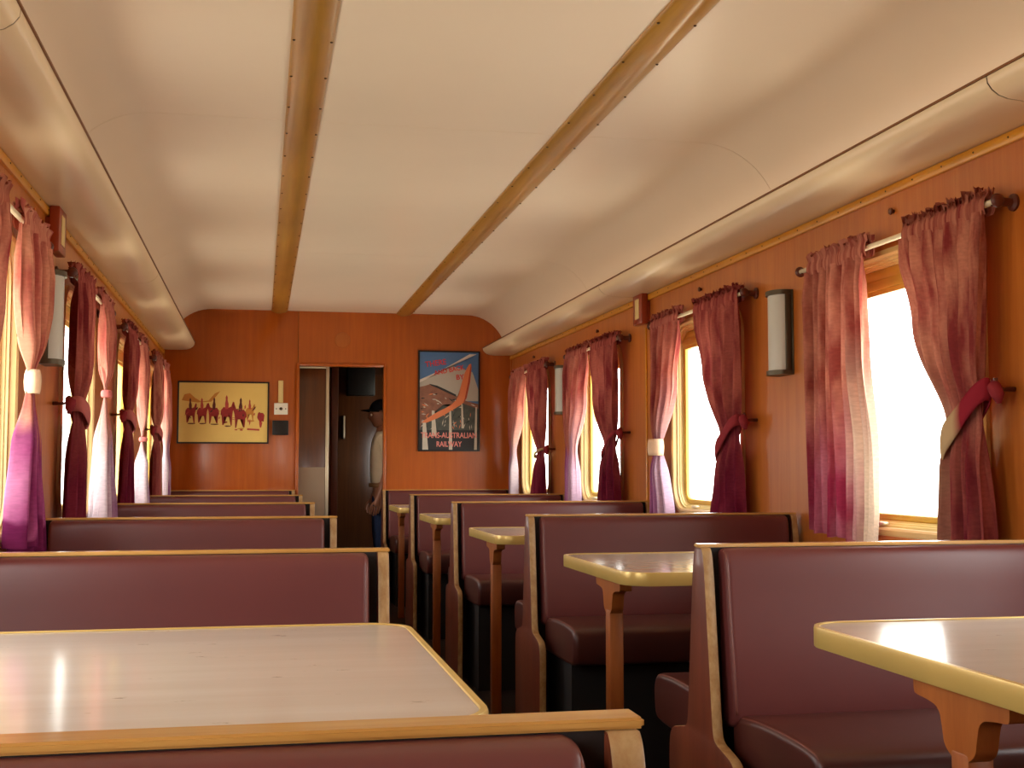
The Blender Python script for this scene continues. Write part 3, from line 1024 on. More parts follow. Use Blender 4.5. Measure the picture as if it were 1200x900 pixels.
# right wall: (side, window index, far?, spec, label)
specs.append((1, 0, False, dict(swept(0.44, 0.215, 0.25, 0.03), z0=0.815, tie=1.185, slope=0.16, bh=0.042, round=0.02, band=M['band_two'], mat=M['cl_dark'], pleats=7, hem_slope=0.0),
              'faded dark rose curtain with a tan tieback, nearest in the right wall'))
specs.append((1, 0, True, dict(outer=[(0, 0.05), (1, 0.06)], inner=[(0, 0.49), (0.35, 0.50), (0.7, 0.55), (0.88, 0.545), (1, 0.53)], amp=A_LOOSE, z0=0.815, mat=M['cl_loose'], pleats=8, hem_slope=-0.03),
              'untied rose curtain fading to purple and cream, far side of the nearest right window'))
specs.append((1, 1, False, dict(swept(0.53, 0.21, 0.36), z0=0.815, tie=1.18, slope=0.14, bh=0.032, band=M['band_maroon'], mat=M['cl_maroon'], pleats=7),
              'maroon curtain swept aside by its tieback, near side of the second right window'))
specs.append((1, 1, True, dict(swept(0.42, 0.15, 0.25, 0.03), z0=0.80, tie=1.155, bh=0.04, round=0.012, band=M['band_cream'], mat=M['cl_purple'], pleats=7),
              'rose curtain with a cream tieback and purple hem at the second right window'))
specs.append((1, 2, False, dict(swept(0.54, 0.22, 0.34), z0=0.815, tie=1.18, slope=0.14, bh=0.016, band=M['band_maroon'], mat=M['cl_maroon'], pleats=7),
              'maroon curtain swept aside, near side of the third right window'))
specs.append((1, 2, True, dict(swept(0.54, 0.22, 0.22, 0.0), z0=0.80, mat=M['cl_purple'], pleats=7),
              'rose curtain with a magenta hem, far side of the third right window'))
specs.append((1, 3, False, dict(swept(0.54, 0.2, 0.36), z0=0.815, tie=1.16, slope=0.05, bh=0.012, band=M['band_tan'], mat=M['cl_maroon'], pleats=7),
              'maroon curtain gathered by a thin tieback, near side of the farthest right window'))
specs.append((1, 3, True, dict(swept(0.52, 0.14, 0.10, 0.0), z0=0.82, mat=M['cl_white'], pleats=7),
              'rose curtain bleached white at the hem in the far right corner'))
# left wall
specs.append((-1, 0, False, dict(swept(0.49, 0.22, 0.28), z0=0.80, tie=1.22, slope=0.14, bh=0.03, band=M['band_maroon'], mat=M['cl_dark'], pleats=7),
              'dark rose curtain cut by the left border of the photo'))
specs.append((-1, 0, True, dict(cinched(0.46, 0.27, 0.05, 0.12, 0.36), z0=0.80, tie=1.31, bh=0.036, band=M['band_cream'], mat=M['cl_lilac'], pleats=7, round=0.012, hem_slope=0.05),
              'rose curtain cinched by a cream band with pink hem, nearest whole one on the left'))
specs.append((-1, 1, False, dict(swept(0.49, 0.19, 0.24), z0=0.80, tie=1.265, slope=0.05, bh=0.036, round=0.015, band=M['band_pink'], mat=M['cl_maroon'], pleats=7),
              'maroon curtain with a rose tieback, near side of the second left window'))
specs.append((-1, 1, True, dict(cinched(0.46, 0.26, 0.05, 0.06, 0.38), z0=0.79, tie=1.38, bh=0.016, band=M['band_pink'], mat=M['cl_white'], pleats=7, round=0.012),
              'rose curtain with white and purple flared hem at the second left window'))
specs.append((-1, 2, False, dict(swept(0.49, 0.19, 0.26), z0=0.80, tie=1.30, slope=0.05, bh=0.034, round=0.015, band=M['band_pink'], mat=M['cl_maroon'], pleats=7),
              'maroon curtain with a rose tieback, near side of the third left window'))
specs.append((-1, 2, True, dict(cinched(0.46, 0.26, 0.05, 0.06, 0.38), z0=0.80, tie=1.22, bh=0.014, band=M['band_pink'], mat=M['cl_white'], pleats=7, round=0.012),
              'rose curtain with a white flared hem at the third left window'))
specs.append((-1, 3, False, dict(swept(0.49, 0.22, 0.30), z0=0.80, tie=1.28, slope=0.05, bh=0.03, round=0.015, band=M['band_pink'], mat=M['cl_dark'], pleats=7),
              'faded rose curtain, near side of the farthest left window'))
specs.append((-1, 3, True, dict(swept(0.50, 0.22, 0.30, 0.0), z0=0.83, mat=M['cl_white'], pleats=7),
              'rose curtain with a pale hem in the far left corner beside the horse picture'))
rnd = random.Random(11)
for s, j, far, sp, lab in specs:
    o = make_curtain(s, WIN_Y[2 + j], far, sp, rnd)
    tag(o, lab, 'curtain', 'curtains at the windows')

# ------------------------------------------------------------------ wall lamps and junction boxes
def make_sconce(s):
    root = empty('wall_lamp')
    W2, D = 0.062, 0.068
    bm = bmesh.new()
    rings = []
    prof = [(0.004, -W2)] + [(D * math.sin(math.pi * i / 14) ** 0.6 if 0 < i < 14 else 0.012, -W2 * math.cos(math.pi * i / 14)) for i in range(15)] + [(0.004, W2)]
    for z in (0.018, 0.312):
        rings.append([(-s * x, y, z) for x, y in prof])
    loft(bm, rings)
    from_bm('diffuser', bm, M['diffuser'], root, auto=40)
    bbox('back_plate', 0, -s * 0.006, -W2 - 0.012, W2 + 0.012, 0.0, 0.33, M['metal'], root, 0.002, 1)
    for z in (0.0, 0.312):
        bm = bmesh.new()
        p2 = [(0.0, -W2 - 0.006)] + [(0.008 + (D) * math.sin(math.pi * i / 14) ** 0.6 if 0 < i < 14 else 0.012, -(W2 + 0.006) * math.cos(math.pi * i / 14)) for i in range(15)] + [(0.0, W2 + 0.006)]
        loft(bm, [[(-s * x, y, z + dz) for x, y in p2] for dz in (0.0, 0.018)])
        from_bm('end_cap', bm, M['metal'], root, auto=40)
    for e_ in (-1, 1):
        bbox('side_strip', -s * 0.004, -s * 0.030, e_ * (W2 + 0.001) - 0.004, e_ * (W2 + 0.001) + 0.004, 0.018, 0.312, M['metal'], root, 0.001, 1)
    return root

for s, y, lab in ((1, 4.51, 'frosted wall lamp between the two nearest right windows'), (1, 8.10, 'frosted wall lamp between the third and fourth right windows'), (-1, 4.56, 'frosted wall lamp below the red wooden box on the left wall')):
    o = make_sconce(s)
    o.location = (s * HALF, y, 1.412)
    tag(o, lab, 'wall lamp', 'frosted wall lamps')

for s, y, lab in ((1, 6.30, 'small red wooden box with cream label on the right wall'), (-1, 4.62, 'small red wooden box with cream label above the left wall lamp')):
    root = empty('wall_box', (s * HALF, y, 1.815))
    bbox('box_body', -s * 0.015, -s * 0.050, -0.078, 0.078, 0, 0.16, M['redbox'], root, 0.004)
    bbox('box_mount', 0.0, -s * 0.018, -0.070, 0.070, 0.01, 0.12, M['redbox'], root)
    bbox('label_card', -s * 0.0495, -s * 0.052, -0.034, 0.034, 0.03, 0.135, M['paper'], root)
    bbox('label_edge', -s * 0.0495, -s * 0.0515, -0.038, 0.038, 0.026, 0.030, M['redbox'], root)
    tag(root, lab, 'box', 'red boxes on the side walls')

# ------------------------------------------------------------------ things on the end wall
def flat_poly(name, pts, mat, parent, y, th=0.0008):
    """a printed shape: polygon (x, z) a fraction of a millimetre proud of its sheet"""
    bm = bmesh.new()
    vs = [bm.verts.new((x, y - th, z)) for x, z in pts]
    fc = bm.faces.new(vs)
    bmesh.ops.triangulate(bm, faces=[fc])
    return from_bm(name, bm, mat, parent, recalc=False)

def framed(name, x0, x1, z0, z1, sheet_mat, bar=0.012):
    root = empty(name, ((x0 + x1) / 2, Y_END - 0.001, z0))
    w, h = (x1 - x0) / 2, z1 - z0
    bm = bmesh.new()
    box(bm, -w, w, -0.016, 0, 0, bar)
    box(bm, -w, w, -0.016, 0, h - bar, h)
    box(bm, -w, -w + bar, -0.016, 0, bar, h - bar)
    box(bm, w - bar, w, -0.016, 0, bar, h - bar)
    from_bm('picture_frame', bm, M['frame_black'], root)
    sh = bbox('print', -w + bar, w - bar, -0.008, -0.002, bar, h - bar, sheet_mat, root)
    return root, sh, w - bar, h, bar

def X_AT(px):            # end-wall x for a pixel column of the photograph
    return CAM_X + Y_END * math.tan(R(11.47) + math.atan((px - 600) / 1450.0))
def Z_AT(px, py):
    t = R(11.47) + math.atan((px - 600) / 1450.0)
    dep = Y_END * math.cos(R(11.47)) + Y_END * math.tan(t) * math.sin(R(11.47))
    return CAM_Z + (549 - py) / 1450.0 * dep

# horse picture
M['pic_bg'] = plain('straw_print', srgb(226, 190, 104), 0.6, var=0.10, scale=6)
M['pic_red'] = plain('crimson_ink', srgb(150, 32, 30), 0.7, var=0.3, scale=40)
M['pic_dark'] = plain('dark_ink', srgb(88, 26, 20), 0.7)
M['pic_ochre'] = plain('ochre_ink', srgb(196, 128, 50), 0.7, var=0.15, scale=12)
M['pic_pink'] = plain('rose_ink', srgb(178, 64, 54), 0.7, var=0.2, scale=30)
x0, x1 = X_AT(207.5), X_AT(315)
z0, z1 = Z_AT(261, 520), Z_AT(261, 447)
root, sh, w, h, bar = framed('horse_picture', x0, x1, z0, z1, M['pic_bg'])
tag(root, 'black-framed yellow picture of red riders on horses, left of the doorway', 'picture')
W_, H_ = 2 * w, h - 2 * bar
P = lambda u, v: (-w + u * W_, bar + v * H_)       # u, v in 0..1 across the sheet
ART = -0.008
def blob(cu_, cv_, ru, rv, mat, name, k=14, seed=0, parent=None):
    rr = random.Random(seed)
    pts = []
    for i in range(k):
        a = 6.2832 * i / k
        f_ = rr.uniform(0.72, 1.15)
        pts.append(P(cu_ + ru * f_ * math.cos(a), cv_ + rv * f_ * math.sin(a)))
    return flat_poly(name, pts, mat, parent or sh, ART, 0.0004 + 0.00005 * (seed % 7))
flat_poly('printed_hill', [P(0.03, 0.70), P(0.06, 0.80), P(0.12, 0.82), P(0.18, 0.74), P(0.25, 0.68), P(0.33, 0.70), P(0.40, 0.82), P(0.46, 0.86), P(0.42, 0.78), P(0.36, 0.68), P(0.20, 0.665)], M['pic_ochre'], sh, ART, 0.0002)
for q_, (hu, hv, sc, flip) in enumerate(((0.13, 0.50, 0.95, 1), (0.26, 0.50, 0.95, 1), (0.39, 0.50, 1.0, -1), (0.54, 0.50, 1.15, 1), (0.69, 0.46, 1.15, -1), (0.80, 0.52, 0.8, 1))):
    k_ = 0.072 * sc
    body = [(-1.0, 0.5), (-0.6, 1.1), (0.1, 0.9), (0.7, 1.2), (1.0, 2.2), (1.25, 2.0), (1.25, 1.2), (1.0, 0.2), (0.9, -0.8), (0.85, -2.6), (0.65, -2.6), (0.55, -0.9), (0.0, -0.9), (-0.5, -0.8), (-0.55, -2.5), (-0.78, -2.5), (-0.85, -0.7), (-1.1, -0.4), (-1.2, -1.4)]
    flat_poly('printed_horse', [P(hu + flip * a * k_ * 0.80, hv + b * k_ * 1.02) for a, b in body], M['pic_red'] if q_ < 5 else M['pic_ochre'], sh, ART, 0.0005)
    man = [(-0.35, 0.6), (-0.42, 1.5), (-0.28, 2.2), (-0.30, 2.7), (-0.10, 3.1), (0.12, 2.7), (0.10, 2.2), (0.30, 1.5), (0.28, 0.6)]
    flat_poly('printed_rider', [P(hu + flip * a * k_ * 0.7, hv + b * k_ * 1.15) for a, b in man], M['pic_dark'] if q_ % 2 == 0 else M['pic_pink'], sh, ART, 0.0008)
    blob(hu + 0.01, hv - 0.20 * sc, 0.045, 0.012, M['pic_dark'] if q_ < 4 else M['pic_ochre'], 'printed_shadow', 10, q_)
rb = random.Random(5)
for q_ in range(34):
    u_, v_ = rb.uniform(0.08, 0.86), rb.uniform(0.33, 0.60)
    a_, l_ = rb.uniform(0, 3.14), rb.uniform(0.015, 0.045)
    du, dv, wv = l_ * math.cos(a_), 1.4 * l_ * math.sin(a_), rb.uniform(0.004, 0.010)
    flat_poly('printed_stroke', [P(u_ - du, v_ - dv), P(u_ + wv, v_ - wv), P(u_ + du, v_ + dv), P(u_ - wv, v_ + wv)], M['pic_pink'] if q_ % 3 else M['pic_dark'], sh, ART, 0.0009 + 0.00001 * q_)
blob(0.925, 0.42, 0.045, 0.095, M['pic_red'], 'printed_horse', 16, 21)
flat_poly('printed_tail', [P(0.905, 0.34), P(0.945, 0.34), P(0.93, 0.25), P(0.915, 0.25)], M['pic_pink'], sh, ART, 0.0006)
flat_poly('printed_caption', [P(0.77, 0.205), P(0.91, 0.195), P(0.91, 0.225), P(0.77, 0.235)], M['pic_pink'], sh, ART, 0.0003)
flat_poly('printed_caption', [P(0.63, 0.20), P(0.66, 0.20), P(0.66, 0.22), P(0.63, 0.22)], M['pic_pink'], sh, ART, 0.0003)
flat_poly('printed_caption', [P(0.69, 0.195), P(0.72, 0.195), P(0.72, 0.22), P(0.69, 0.22)], M['pic_pink'], sh, ART, 0.0003)

# travel poster
M['po_sky'] = plain('poster_sky', srgb(78, 116, 164), 0.5, var=0.16, scale=5)
M['po_haze'] = plain('poster_haze', srgb(176, 168, 158), 0.5, var=0.1, scale=6)
M['po_ray'] = plain('poster_ray', srgb(214, 206, 196), 0.5)
M['po_land'] = plain('poster_land', srgb(134, 88, 70), 0.6, var=0.55, scale=24)
M['po_green'] = plain('poster_scrub', srgb(72, 76, 70), 0.6, var=0.6, scale=28)
M['po_dark'] = plain('poster_dark', srgb(34, 34, 38), 0.6)
M['po_boom'] = plain('poster_orange', srgb(218, 122, 76), 0.5, var=0.14, scale=10)
M['po_boomd'] = plain('poster_deep_orange', srgb(166, 62, 38), 0.5)
M['po_trunk'] = plain('poster_trunk', srgb(196, 186, 170), 0.6, var=0.12, scale=20)
M['po_red'] = plain('poster_red_letters', srgb(206, 50, 50), 0.5)
M['po_pink'] = plain('poster_pink_letters', srgb(222, 132, 122), 0.5)
x0, x1 = X_AT(489.5), X_AT(562)
z0, z1 = Z_AT(525, 529), Z_AT(525, 411)
root, sh, w, h, bar = framed('travel_poster', x0, x1, z0, z1, M['po_sky'], 0.013)
tag(root, 'black-framed travel poster with an orange boomerang over dry hills, right of the doorway', 'poster')
W_, H_ = 2 * w, h - 2 * bar
flat_poly('printed_haze', [P(0, 0.70), P(0.55, 0.86), P(0.9, 0.80), P(1, 0.62), P(1, 0.50), P(0, 0.50)], M['po_haze'], sh, ART, 0.0001)
flat_poly('printed_ray', [P(0.0, 0.685), P(0.85, 0.985), P(0.97, 0.985), P(0.0, 0.715)], M['po_ray'], sh, ART, 0.0002)
flat_poly('printed_hills', [P(0, 0.64), P(0.10, 0.655), P(0.18, 0.672), P(0.30, 0.64), P(0.45, 0.60), P(0.62, 0.555), P(0.80, 0.50), P(1, 0.47), P(1, 0.0), P(0, 0.0)], M['po_land'], sh, ART, 0.0003)
flat_poly('printed_ridge', [P(0.16, 0.675), P(0.30, 0.655), P(0.45, 0.615), P(0.62, 0.565), P(0.62, 0.545), P(0.45, 0.59), P(0.30, 0.632), P(0.20, 0.655)], M['po_dark'], sh, ART, 0.0004)
flat_poly('printed_scrub', [P(0.25, 0.36), P(0.40, 0.46), P(0.55, 0.42), P(0.72, 0.48), P(1, 0.42), P(1, 0.19), P(0.0, 0.19), P(0.05, 0.28)], M['po_green'], sh, ART, 0.00045)
flat_poly('printed_ground', [P(0, 0.20), P(1, 0.20), P(1, 0.0), P(0, 0.0)], M['po_dark'], sh, ART, 0.0005)
for (a, b, t0, t1, wd) in ((0.08, 0.10, 0.30, 0.0, 0.05), (0.23, 0.25, 0.40, 0.14, 0.045), (0.52, 0.53, 0.42, 0.0, 0.03), (0.72, 0.735, 0.47, 0.22, 0.022), (0.965, 0.955, 0.44, 0.0, 0.025)):
    flat_poly('printed_trunk', [P(a - wd * .5, t0), P(a + wd * .5, t0), P(b + wd, t1), P(b - wd, t1)], M['po_trunk'], sh, ART, 0.0006)
rb = random.Random(9)
for q_ in range(60):
    u_ = rb.uniform(0.03, 0.97)
    v_ = rb.uniform(0.22, 0.62 - 0.17 * u_)
    a_ = rb.uniform(-0.7, 0.2) if v_ > 0.36 else rb.uniform(0.4, 2.4)
    l_ = rb.uniform(0.02, 0.06)
    du, dv = l_ * math.cos(a_), 0.6 * l_ * math.sin(a_)
    nu, nv = -0.007 * math.sin(a_), 0.007 * math.cos(a_)
    flat_poly('printed_stroke', [P(min(.99, max(.01, x_)), y_) for x_, y_ in ((u_ - du, v_ - dv), (u_ + nu, v_ + nv), (u_ + du, v_ + dv), (u_ - nu, v_ - nv))], (M['po_trunk'], M['po_dark'], M['po_boom'], M['po_haze'])[q_ % 4], sh, ART, 0.00052 + 0.000001 * q_)
boom = smooth_pts([(0.03, 0.275), (0.10, 0.31), (0.30, 0.385), (0.52, 0.45), (0.655, 0.53), (0.70, 0.66), (0.78, 0.82), (0.865, 0.90), (0.885, 0.85), (0.86, 0.70), (0.80, 0.53), (0.74, 0.475), (0.58, 0.415), (0.36, 0.335), (0.12, 0.275)], 1)
flat_poly('printed_boomerang', [P(u, v) for u, v in boom], M['po_boom'], sh, ART, 0.0008)
flat_poly('printed_boomerang_edge', [P(u, v) for u, v in [(0.875, 0.89), (0.885, 0.85), (0.86, 0.70), (0.80, 0.53), (0.74, 0.475), (0.77, 0.53), (0.825, 0.70), (0.855, 0.82)]], M['po_boomd'], sh, ART, 0.0009)

def text(name, body, size, u, v, mat, parent, rot=0.0, sx_=1.0, y=-0.0096, bold=0.0, pos=None):
    cu_ = bpy.data.curves.new(name, 'FONT')
    cu_.body = body
    cu_.size = size
    cu_.align_x = 'CENTER'
    cu_.align_y = 'CENTER'
    cu_.offset = bold
    cu_.extrude = 0.0002
    t_ = bpy.data.objects.new(name, cu_)
    C.objects.link(t_)
    dg = bpy.context.evaluated_depsgraph_get()
    me = bpy.data.meshes.new_from_object(t_.evaluated_get(dg))
    bpy.data.objects.remove(t_)
    me.materials.clear()
    o_ = link(name, me, mat, parent)
    px, pz = pos if pos else P(u, v)
    o_.location = (px, y, pz)
    o_.rotation_euler = (R(90), R(-rot), 0)
    o_.scale = (sx_, 1, 1)
    return o_
text('poster_lettering', 'THERE', 0.062, 0.27, 0.885, M['po_red'], sh, 9, 0.95, bold=0.0012)
text('poster_lettering', 'AND BACK', 0.052, 0.50, 0.815, M['po_red'], sh, 12, 0.95, bold=0.0010)
text('poster_lettering', 'BY', 0.056, 0.685, 0.745, M['po_red'], sh, 6, 1.0, bold=0.0012)
text('poster_lettering', 'TRANS-AUSTRALIAN', 0.062, 0.5, 0.145, M['po_pink'], sh, 0, 0.79, bold=0.0012)
text('poster_lettering', 'RAILWAY', 0.060, 0.5, 0.055, M['po_pink'], sh, 0, 0.80, bold=0.0012)

# switch plate, black speaker square and cable cover beside the horse picture
def on_end(px0, px1, py0, py1):
    c_ = (px0 + px1) / 2
    return X_AT(px0), X_AT(px1), Z_AT(c_, py1), Z_AT(c_, py0)
a, b, c, d = on_end(321, 337, 472.5, 486)
root = empty('light_switch', ((a + b) / 2, Y_END - 0.001, c))
bbox('switch_plate', a - (a + b) / 2, b - (a + b) / 2, -0.012, 0, 0, d - c, M['white'], root, 0.003)
bm = bmesh.new()
tube(bm, [(0.0, -0.012, (d - c) / 2), (0.0, -0.024, (d - c) / 2 - 0.004)], [0.013, 0.008], 12)
from_bm('switch_toggle', bm, M['metal'], root, True)
for e_ in (-1, 1):
    bm = bmesh.new()
    tube(bm, [(e_ * 0.036, -0.012, (d - c) / 2), (e_ * 0.036, -0.014, (d - c) / 2)], [0.005, 0.004], 8)
    from_bm('screw', bm, M['screw'], root)
tag(root, 'white switch plate right of the horse picture', 'switch')
a, b, c, d = on_end(319, 338, 493, 510)
root = empty('wall_speaker', ((a + b) / 2, Y_END - 0.001, c))
bbox('speaker_case', a - (a + b) / 2, b - (a + b) / 2, -0.030, 0, 0, d - c, M['black'], root, 0.004)
bm = bmesh.new()
for k in range(7):
    zz = (d - c) * (0.16 + 0.11 * k)
    box(bm, a - (a + b) / 2 + 0.014, b - (a + b) / 2 - 0.014, -0.033, -0.030, zz, zz + 0.005)
o = from_bm('speaker_grille', bm, M['frame_black'], root)
o['kind'] = 'stuff'
tag(root, 'black square box below the white switch plate', 'speaker')
a, b, c, d = on_end(325.5, 331.5, 446, 472)
root = bbox('cable_cover', a, b, Y_END - 0.012, Y_END - 0.001, c, d, M['paper'], None, 0.003)
tag(root, 'narrow cream cable cover above the white switch plate', 'cable cover')

# ------------------------------------------------------------------ person standing in the vestibule
def skin_mesh(name, nodes, edges, mat, parent, levels=2, root=0):
    me = bpy.data.meshes.new(name)
    me.from_pydata([p for p, r_ in nodes], edges, [])
    o_ = bpy.data.objects.new(name, me)
    C.objects.link(o_)
    o_.modifiers.new('skin', 'SKIN')
    sv = me.skin_vertices[0].data if me.skin_vertices else None
    if sv is None:
        me.skin_vertices.new() if hasattr(me.skin_vertices, 'new') else None
        sv = me.skin_vertices[0].data
    for i, (p, r_) in enumerate(nodes):
        rr = r_ if isinstance(r_, (tuple, list)) else (r_, r_)
        sv[i].radius = rr
        sv[i].use_root = (i == root)
    ss = o_.modifiers.new('sub', 'SUBSURF')
    ss.levels = ss.render_levels = levels
    dg = bpy.context.evaluated_depsgraph_get()
    dg.update()
    m2 = bpy.data.meshes.new_from_object(o_.evaluated_get(dg))
    bpy.data.objects.remove(o_)
    m2.materials.clear()
    return m2

M['skin'] = plain('skin', srgb(150, 96, 70), 0.5, var=0.06)
M['shirt'] = plain('beige_shirt', srgb(206, 184, 154), 0.85, var=0.08, scale=18, spec=0.1)
M['jeans'] = plain('blue_trousers', srgb(46, 56, 84), 0.85, var=0.15, scale=30, spec=0.1)
M['capcloth'] = plain('dark_cap_cloth', srgb(20, 20, 26), 0.8, spec=0.1)
M['belt'] = plain('tan_belt', srgb(140, 96, 56), 0.5)
M['shoe'] = plain('dark_shoe', srgb(30, 24, 20), 0.5)
M['hair'] = plain('dark_hair', srgb(30, 22, 18), 0.6)

person = empty('person', (0.385, 10.40, 0))
person.rotation_euler = (0, 0, R(90))     # built facing +Y, turned to face the left wall
tag(person, 'person in dark cap, beige shirt and blue trousers standing half hidden in the doorway', 'person')
# joints: x across (left +), y forward, z up
nod = [((0, -0.01, 0.88), (0.15, 0.11)), ((0, 0.0, 1.02), (0.135, 0.105)), ((0, 0.0, 1.18), (0.155, 0.115)), ((0, -0.01, 1.30), (0.13, 0.09)), ((0, 0.0, 1.375), 0.055), ((0, 0.012, 1.43), 0.055)]
edg = [(0, 1), (1, 2), (2, 3), (3, 4), (4, 5)]
for s in (1, -1):
    i = len(nod)
    nod += [((s * 0.175, -0.01, 1.30), 0.058), ((s * 0.215, -0.02, 1.16), 0.048), ((s * 0.225, -0.015, 1.05), 0.042), ((s * 0.228, 0.02, 0.93), 0.036), ((s * 0.225, 0.055, 0.82), 0.027), ((s * 0.222, 0.068, 0.775), (0.036, 0.022)), ((s * 0.220, 0.078, 0.735), (0.038, 0.016))]
    edg += [(3, i), (i, i + 1), (i + 1, i + 2), (i + 2, i + 3), (i + 3, i + 4), (i + 4, i + 5), (i + 5, i + 6)]
    j = len(nod)
    nod += [((s * 0.09, 0.0, 0.80), 0.088), ((s * 0.095, 0.01, 0.62), 0.072), ((s * 0.095, 0.012, 0.46), 0.056), ((s * 0.097, -0.01, 0.30), 0.054), ((s * 0.10, -0.015, 0.10), 0.036), ((s * 0.105, 0.02, 0.045), 0.036), ((s * 0.115, 0.12, 0.03), 0.030)]
    edg += [(0, j)] + [(j + k, j + k + 1) for k in range(6)]
bm = bmesh.new()
bm.from_mesh(skin_mesh('body', nod, edg, None, None))
# fingers: five separate chains rooted in each palm
for s in (1, -1):
    px, py, pz = s * 0.220, 0.078, 0.735
    for k, (off, ln) in enumerate(((0.028, 0.062), (0.010, 0.074), (-0.010, 0.070), (-0.028, 0.055))):
        by = py + off
        nn = [((px, by, pz + 0.012), 0.009), ((px - s * 0.006, by + 0.006, pz - ln * 0.45), 0.0085), ((px - s * 0.018, by + 0.012, pz - ln * 0.8), 0.0078), ((px - s * 0.032, by + 0.012, pz - ln * 0.98), 0.0065)]
        bm.from_mesh(skin_mesh('finger', nn, [(0, 1), (1, 2), (2, 3)], None, None))
    nn = [((px, py + 0.015, pz + 0.045), 0.011), ((px - s * 0.012, py + 0.042, pz + 0.012), 0.010), ((px - s * 0.022, py + 0.052, pz - 0.020), 0.0085), ((px - s * 0.028, py + 0.052, pz - 0.040), 0.007)]
    bm.from_mesh(skin_mesh('thumb', nn, [(0, 1), (1, 2), (2, 3)], None, None))
# head: shaped ellipsoid with brow, nose, lips, chin and ears
hb = bmesh.new()
bmesh.ops.create_uvsphere(hb, u_segments=40, v_segments=30, radius=1.0)
for v in hb.verts:
    x, y, z = v.co
    sxx = 0.074 * (1 - 0.16 * max(0, -z) ** 1.5)
    yy = y * 0.094
    zz = z * 0.112
    if y > 0:
        yy *= 1 - 0.10 * max(0, -z) + 0.02
        yy += 0.020 * math.exp(-((x / 0.20) ** 2) - ((z + 0.18) / 0.16) ** 2) * y          # nose
        yy += 0.006 * math.exp(-((x / 0.5) ** 2) - ((z - 0.16) / 0.10) ** 2)                # brow
        for ex in (-0.42, 0.42):
            yy -= 0.008 * math.exp(-(((x - ex) / 0.18) ** 2) - ((z - 0.02) / 0.11) ** 2)    # eye sockets
        yy += 0.006 * math.exp(-((x / 0.30) ** 2) - ((z + 0.46) / 0.06) ** 2)               # lips
        yy -= 0.004 * math.exp(-((x / 0.34) ** 2) - ((z + 0.52) / 0.03) ** 2)
        yy += 0.010 * math.exp(-((x / 0.30) ** 2) - ((z + 0.80) / 0.14) ** 2)               # chin
    v.co = Vector((x * sxx, 0.025 + yy, 1.495 + zz))
me_h = bpy.data.meshes.new('head')
hb.to_mesh(me_h)
hb.free()
bm.from_mesh(me_h)
for s in (1, -1):
    eb = bmesh.new()
    bmesh.ops.create_uvsphere(eb, u_segments=12, v_segments=8, radius=1.0)
    for v in eb.verts:
        v.co = Vector((s * (0.073 + v.co.x * 0.008), 0.015 + v.co.y * 0.018, 1.495 + v.co.z * 0.030))
    m_ = bpy.data.meshes.new('ear')
    eb.to_mesh(m_)
    eb.free()
    bm.from_mesh(m_)
body = from_bm('body', bm, M['skin'], person, True)
body['category_note'] = ''
del body['category_note']
for s in (1, -1):
    eb = bmesh.new()
    bmesh.ops.create_uvsphere(eb, u_segments=12, v_segments=8, radius=0.011)
    for v in eb.verts:
        v.co += Vector((s * 0.031, 0.025 + 0.082, 1.497))
    from_bm('eye', eb, M['white'], person, True)
    eb = bmesh.new()
    bmesh.ops.create_uvsphere(eb, u_segments=10, v_segments=6, radius=0.005)
    for v in eb.verts:
        v.co += Vector((s * 0.031, 0.025 + 0.0905, 1.497))
    from_bm('iris', eb, M['black'], person, True)
# clothes follow the same joints, a little larger
sn = [((0, -0.01, 0.86), (0.168, 0.130)), ((0, 0.0, 1.02), (0.155, 0.125)), ((0, 0.0, 1.18), (0.17, 0.13)), ((0, -0.01, 1.30), (0.142, 0.104)), ((0, -0.002, 1.365), 0.066)]
se = [(0, 1), (1, 2), (2, 3), (3, 4)]
for s in (1, -1):
    i = len(sn)
    sn += [((s * 0.178, -0.01, 1.302), 0.073), ((s * 0.216, -0.02, 1.17), 0.066), ((s * 0.226, -0.014, 1.06), 0.064)]
    se += [(3, i), (i, i + 1), (i + 1, i + 2)]
link('shirt', skin_mesh('shirt', sn, se, None, None), M['shirt'], person, True)
tn = [((0, -0.01, 0.90), (0.158, 0.122)), ((0, -0.01, 0.85), (0.160, 0.124))]
te = [(0, 1)]
for s in (1, -1):
    j = len(tn)
    tn += [((s * 0.09, 0.0, 0.78), 0.100), ((s * 0.095, 0.01, 0.62), 0.086), ((s * 0.095, 0.012, 0.46), 0.074), ((s * 0.097, -0.01, 0.30), 0.070), ((s * 0.10, -0.015, 0.09), 0.062)]
    te += [(1, j)] + [(j + k, j + k + 1) for k in range(4)]
link('trousers', skin_mesh('trousers', tn, te, None, None), M['jeans'], person, True)
bb = bmesh.new()
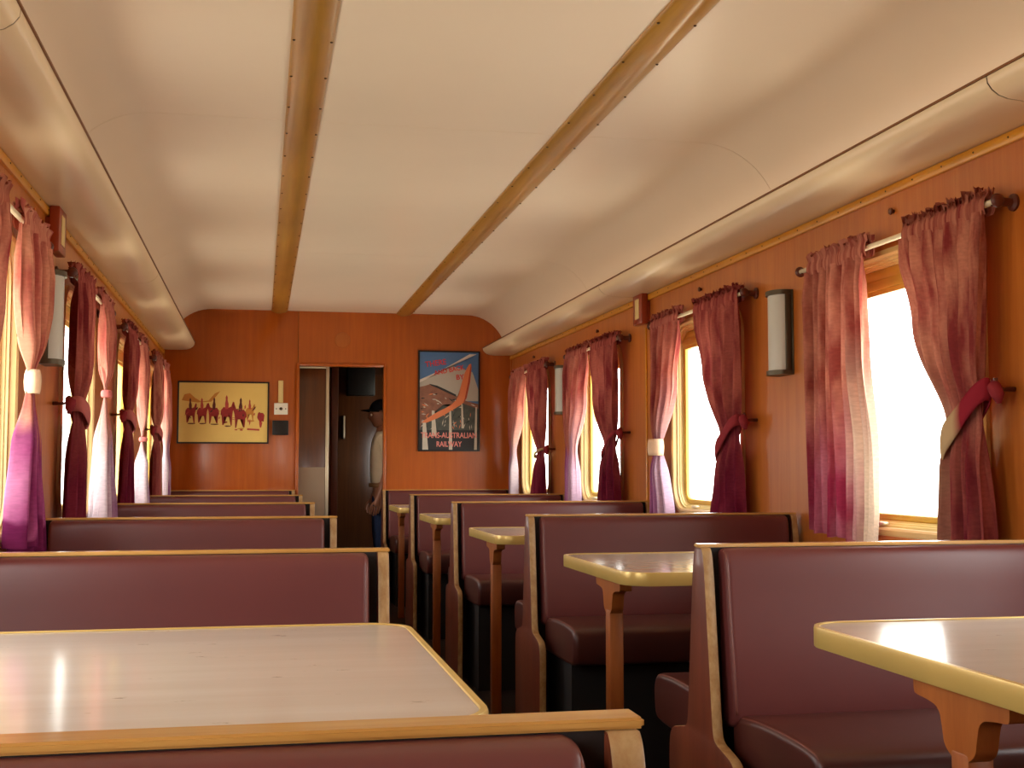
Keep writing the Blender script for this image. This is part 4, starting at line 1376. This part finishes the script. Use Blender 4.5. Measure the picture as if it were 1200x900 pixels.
loft(bb, [[(rx * math.cos(6.2832 * k / 24), -0.008 + ry * math.sin(6.2832 * k / 24), z) for k in range(24)] for z, rx, ry in ((0.895, 0.150, 0.125), (0.897, 0.158, 0.133), (0.927, 0.156, 0.131), (0.929, 0.148, 0.123))])
from_bm('belt', bb, M['belt'], person, True)
for s in (1, -1):
    bb = bmesh.new()
    rings = []
    for y, hw, hz in ((-0.065, 0.024, 0.05), (-0.05, 0.038, 0.085), (0.0, 0.042, 0.09), (0.06, 0.044, 0.07), (0.12, 0.046, 0.055), (0.16, 0.038, 0.045), (0.18, 0.018, 0.03)):
        rings.append([(s * 0.11 + hw * math.cos(6.2832 * k / 16), y, max(0.0, hz * 0.5 + hz * 0.5 * math.sin(6.2832 * k / 16))) for k in range(16)])
    loft(bb, rings)
    from_bm('shoe', bb, M['shoe'], person, True)
# cap: crown, brim, and short hair below it
bb = bmesh.new()
bmesh.ops.create_uvsphere(bb, u_segments=28, v_segments=14, radius=1.0)
bmesh.ops.delete(bb, geom=[v for v in bb.verts if v.co.z < -0.05], context='VERTS')
for v in bb.verts:
    v.co = Vector((v.co.x * 0.083, 0.022 + v.co.y * 0.103, 1.535 + v.co.z * 0.098))
cap = from_bm('cap', bb, M['capcloth'], person, True)
bb = bmesh.new()
rows = []
for t in (0.0, 0.35, 0.7, 1.0):
    rows.append([(0.080 * math.cos(a) * (1 - 0.10 * t), 0.030 + 0.080 * math.sin(a) + 0.085 * t * math.sin(a), 1.545 - 0.012 * t - 0.012 * math.cos(a) ** 2) for a in [R(8 + 164 * k / 18) for k in range(19)]])
loft(bb, rows, cap=False, closed=False)
br_ = from_bm('cap_brim', bb, M['capcloth'], person, True, recalc=False)
so = br_.modifiers.new('thick', 'SOLIDIFY')
so.thickness = 0.004
bb = bmesh.new()
bmesh.ops.create_uvsphere(bb, u_segments=28, v_segments=18, radius=1.0)
bmesh.ops.delete(bb, geom=[v for v in bb.verts if v.co.y > 0.05 or v.co.z < -0.5 or v.co.z > 0.6], context='VERTS')
for v in bb.verts:
    v.co = Vector((v.co.x * 0.079, 0.022 + v.co.y * 0.101, 1.500 + v.co.z * 0.112))
from_bm('hair', bb, M['hair'], person, True, recalc=False)
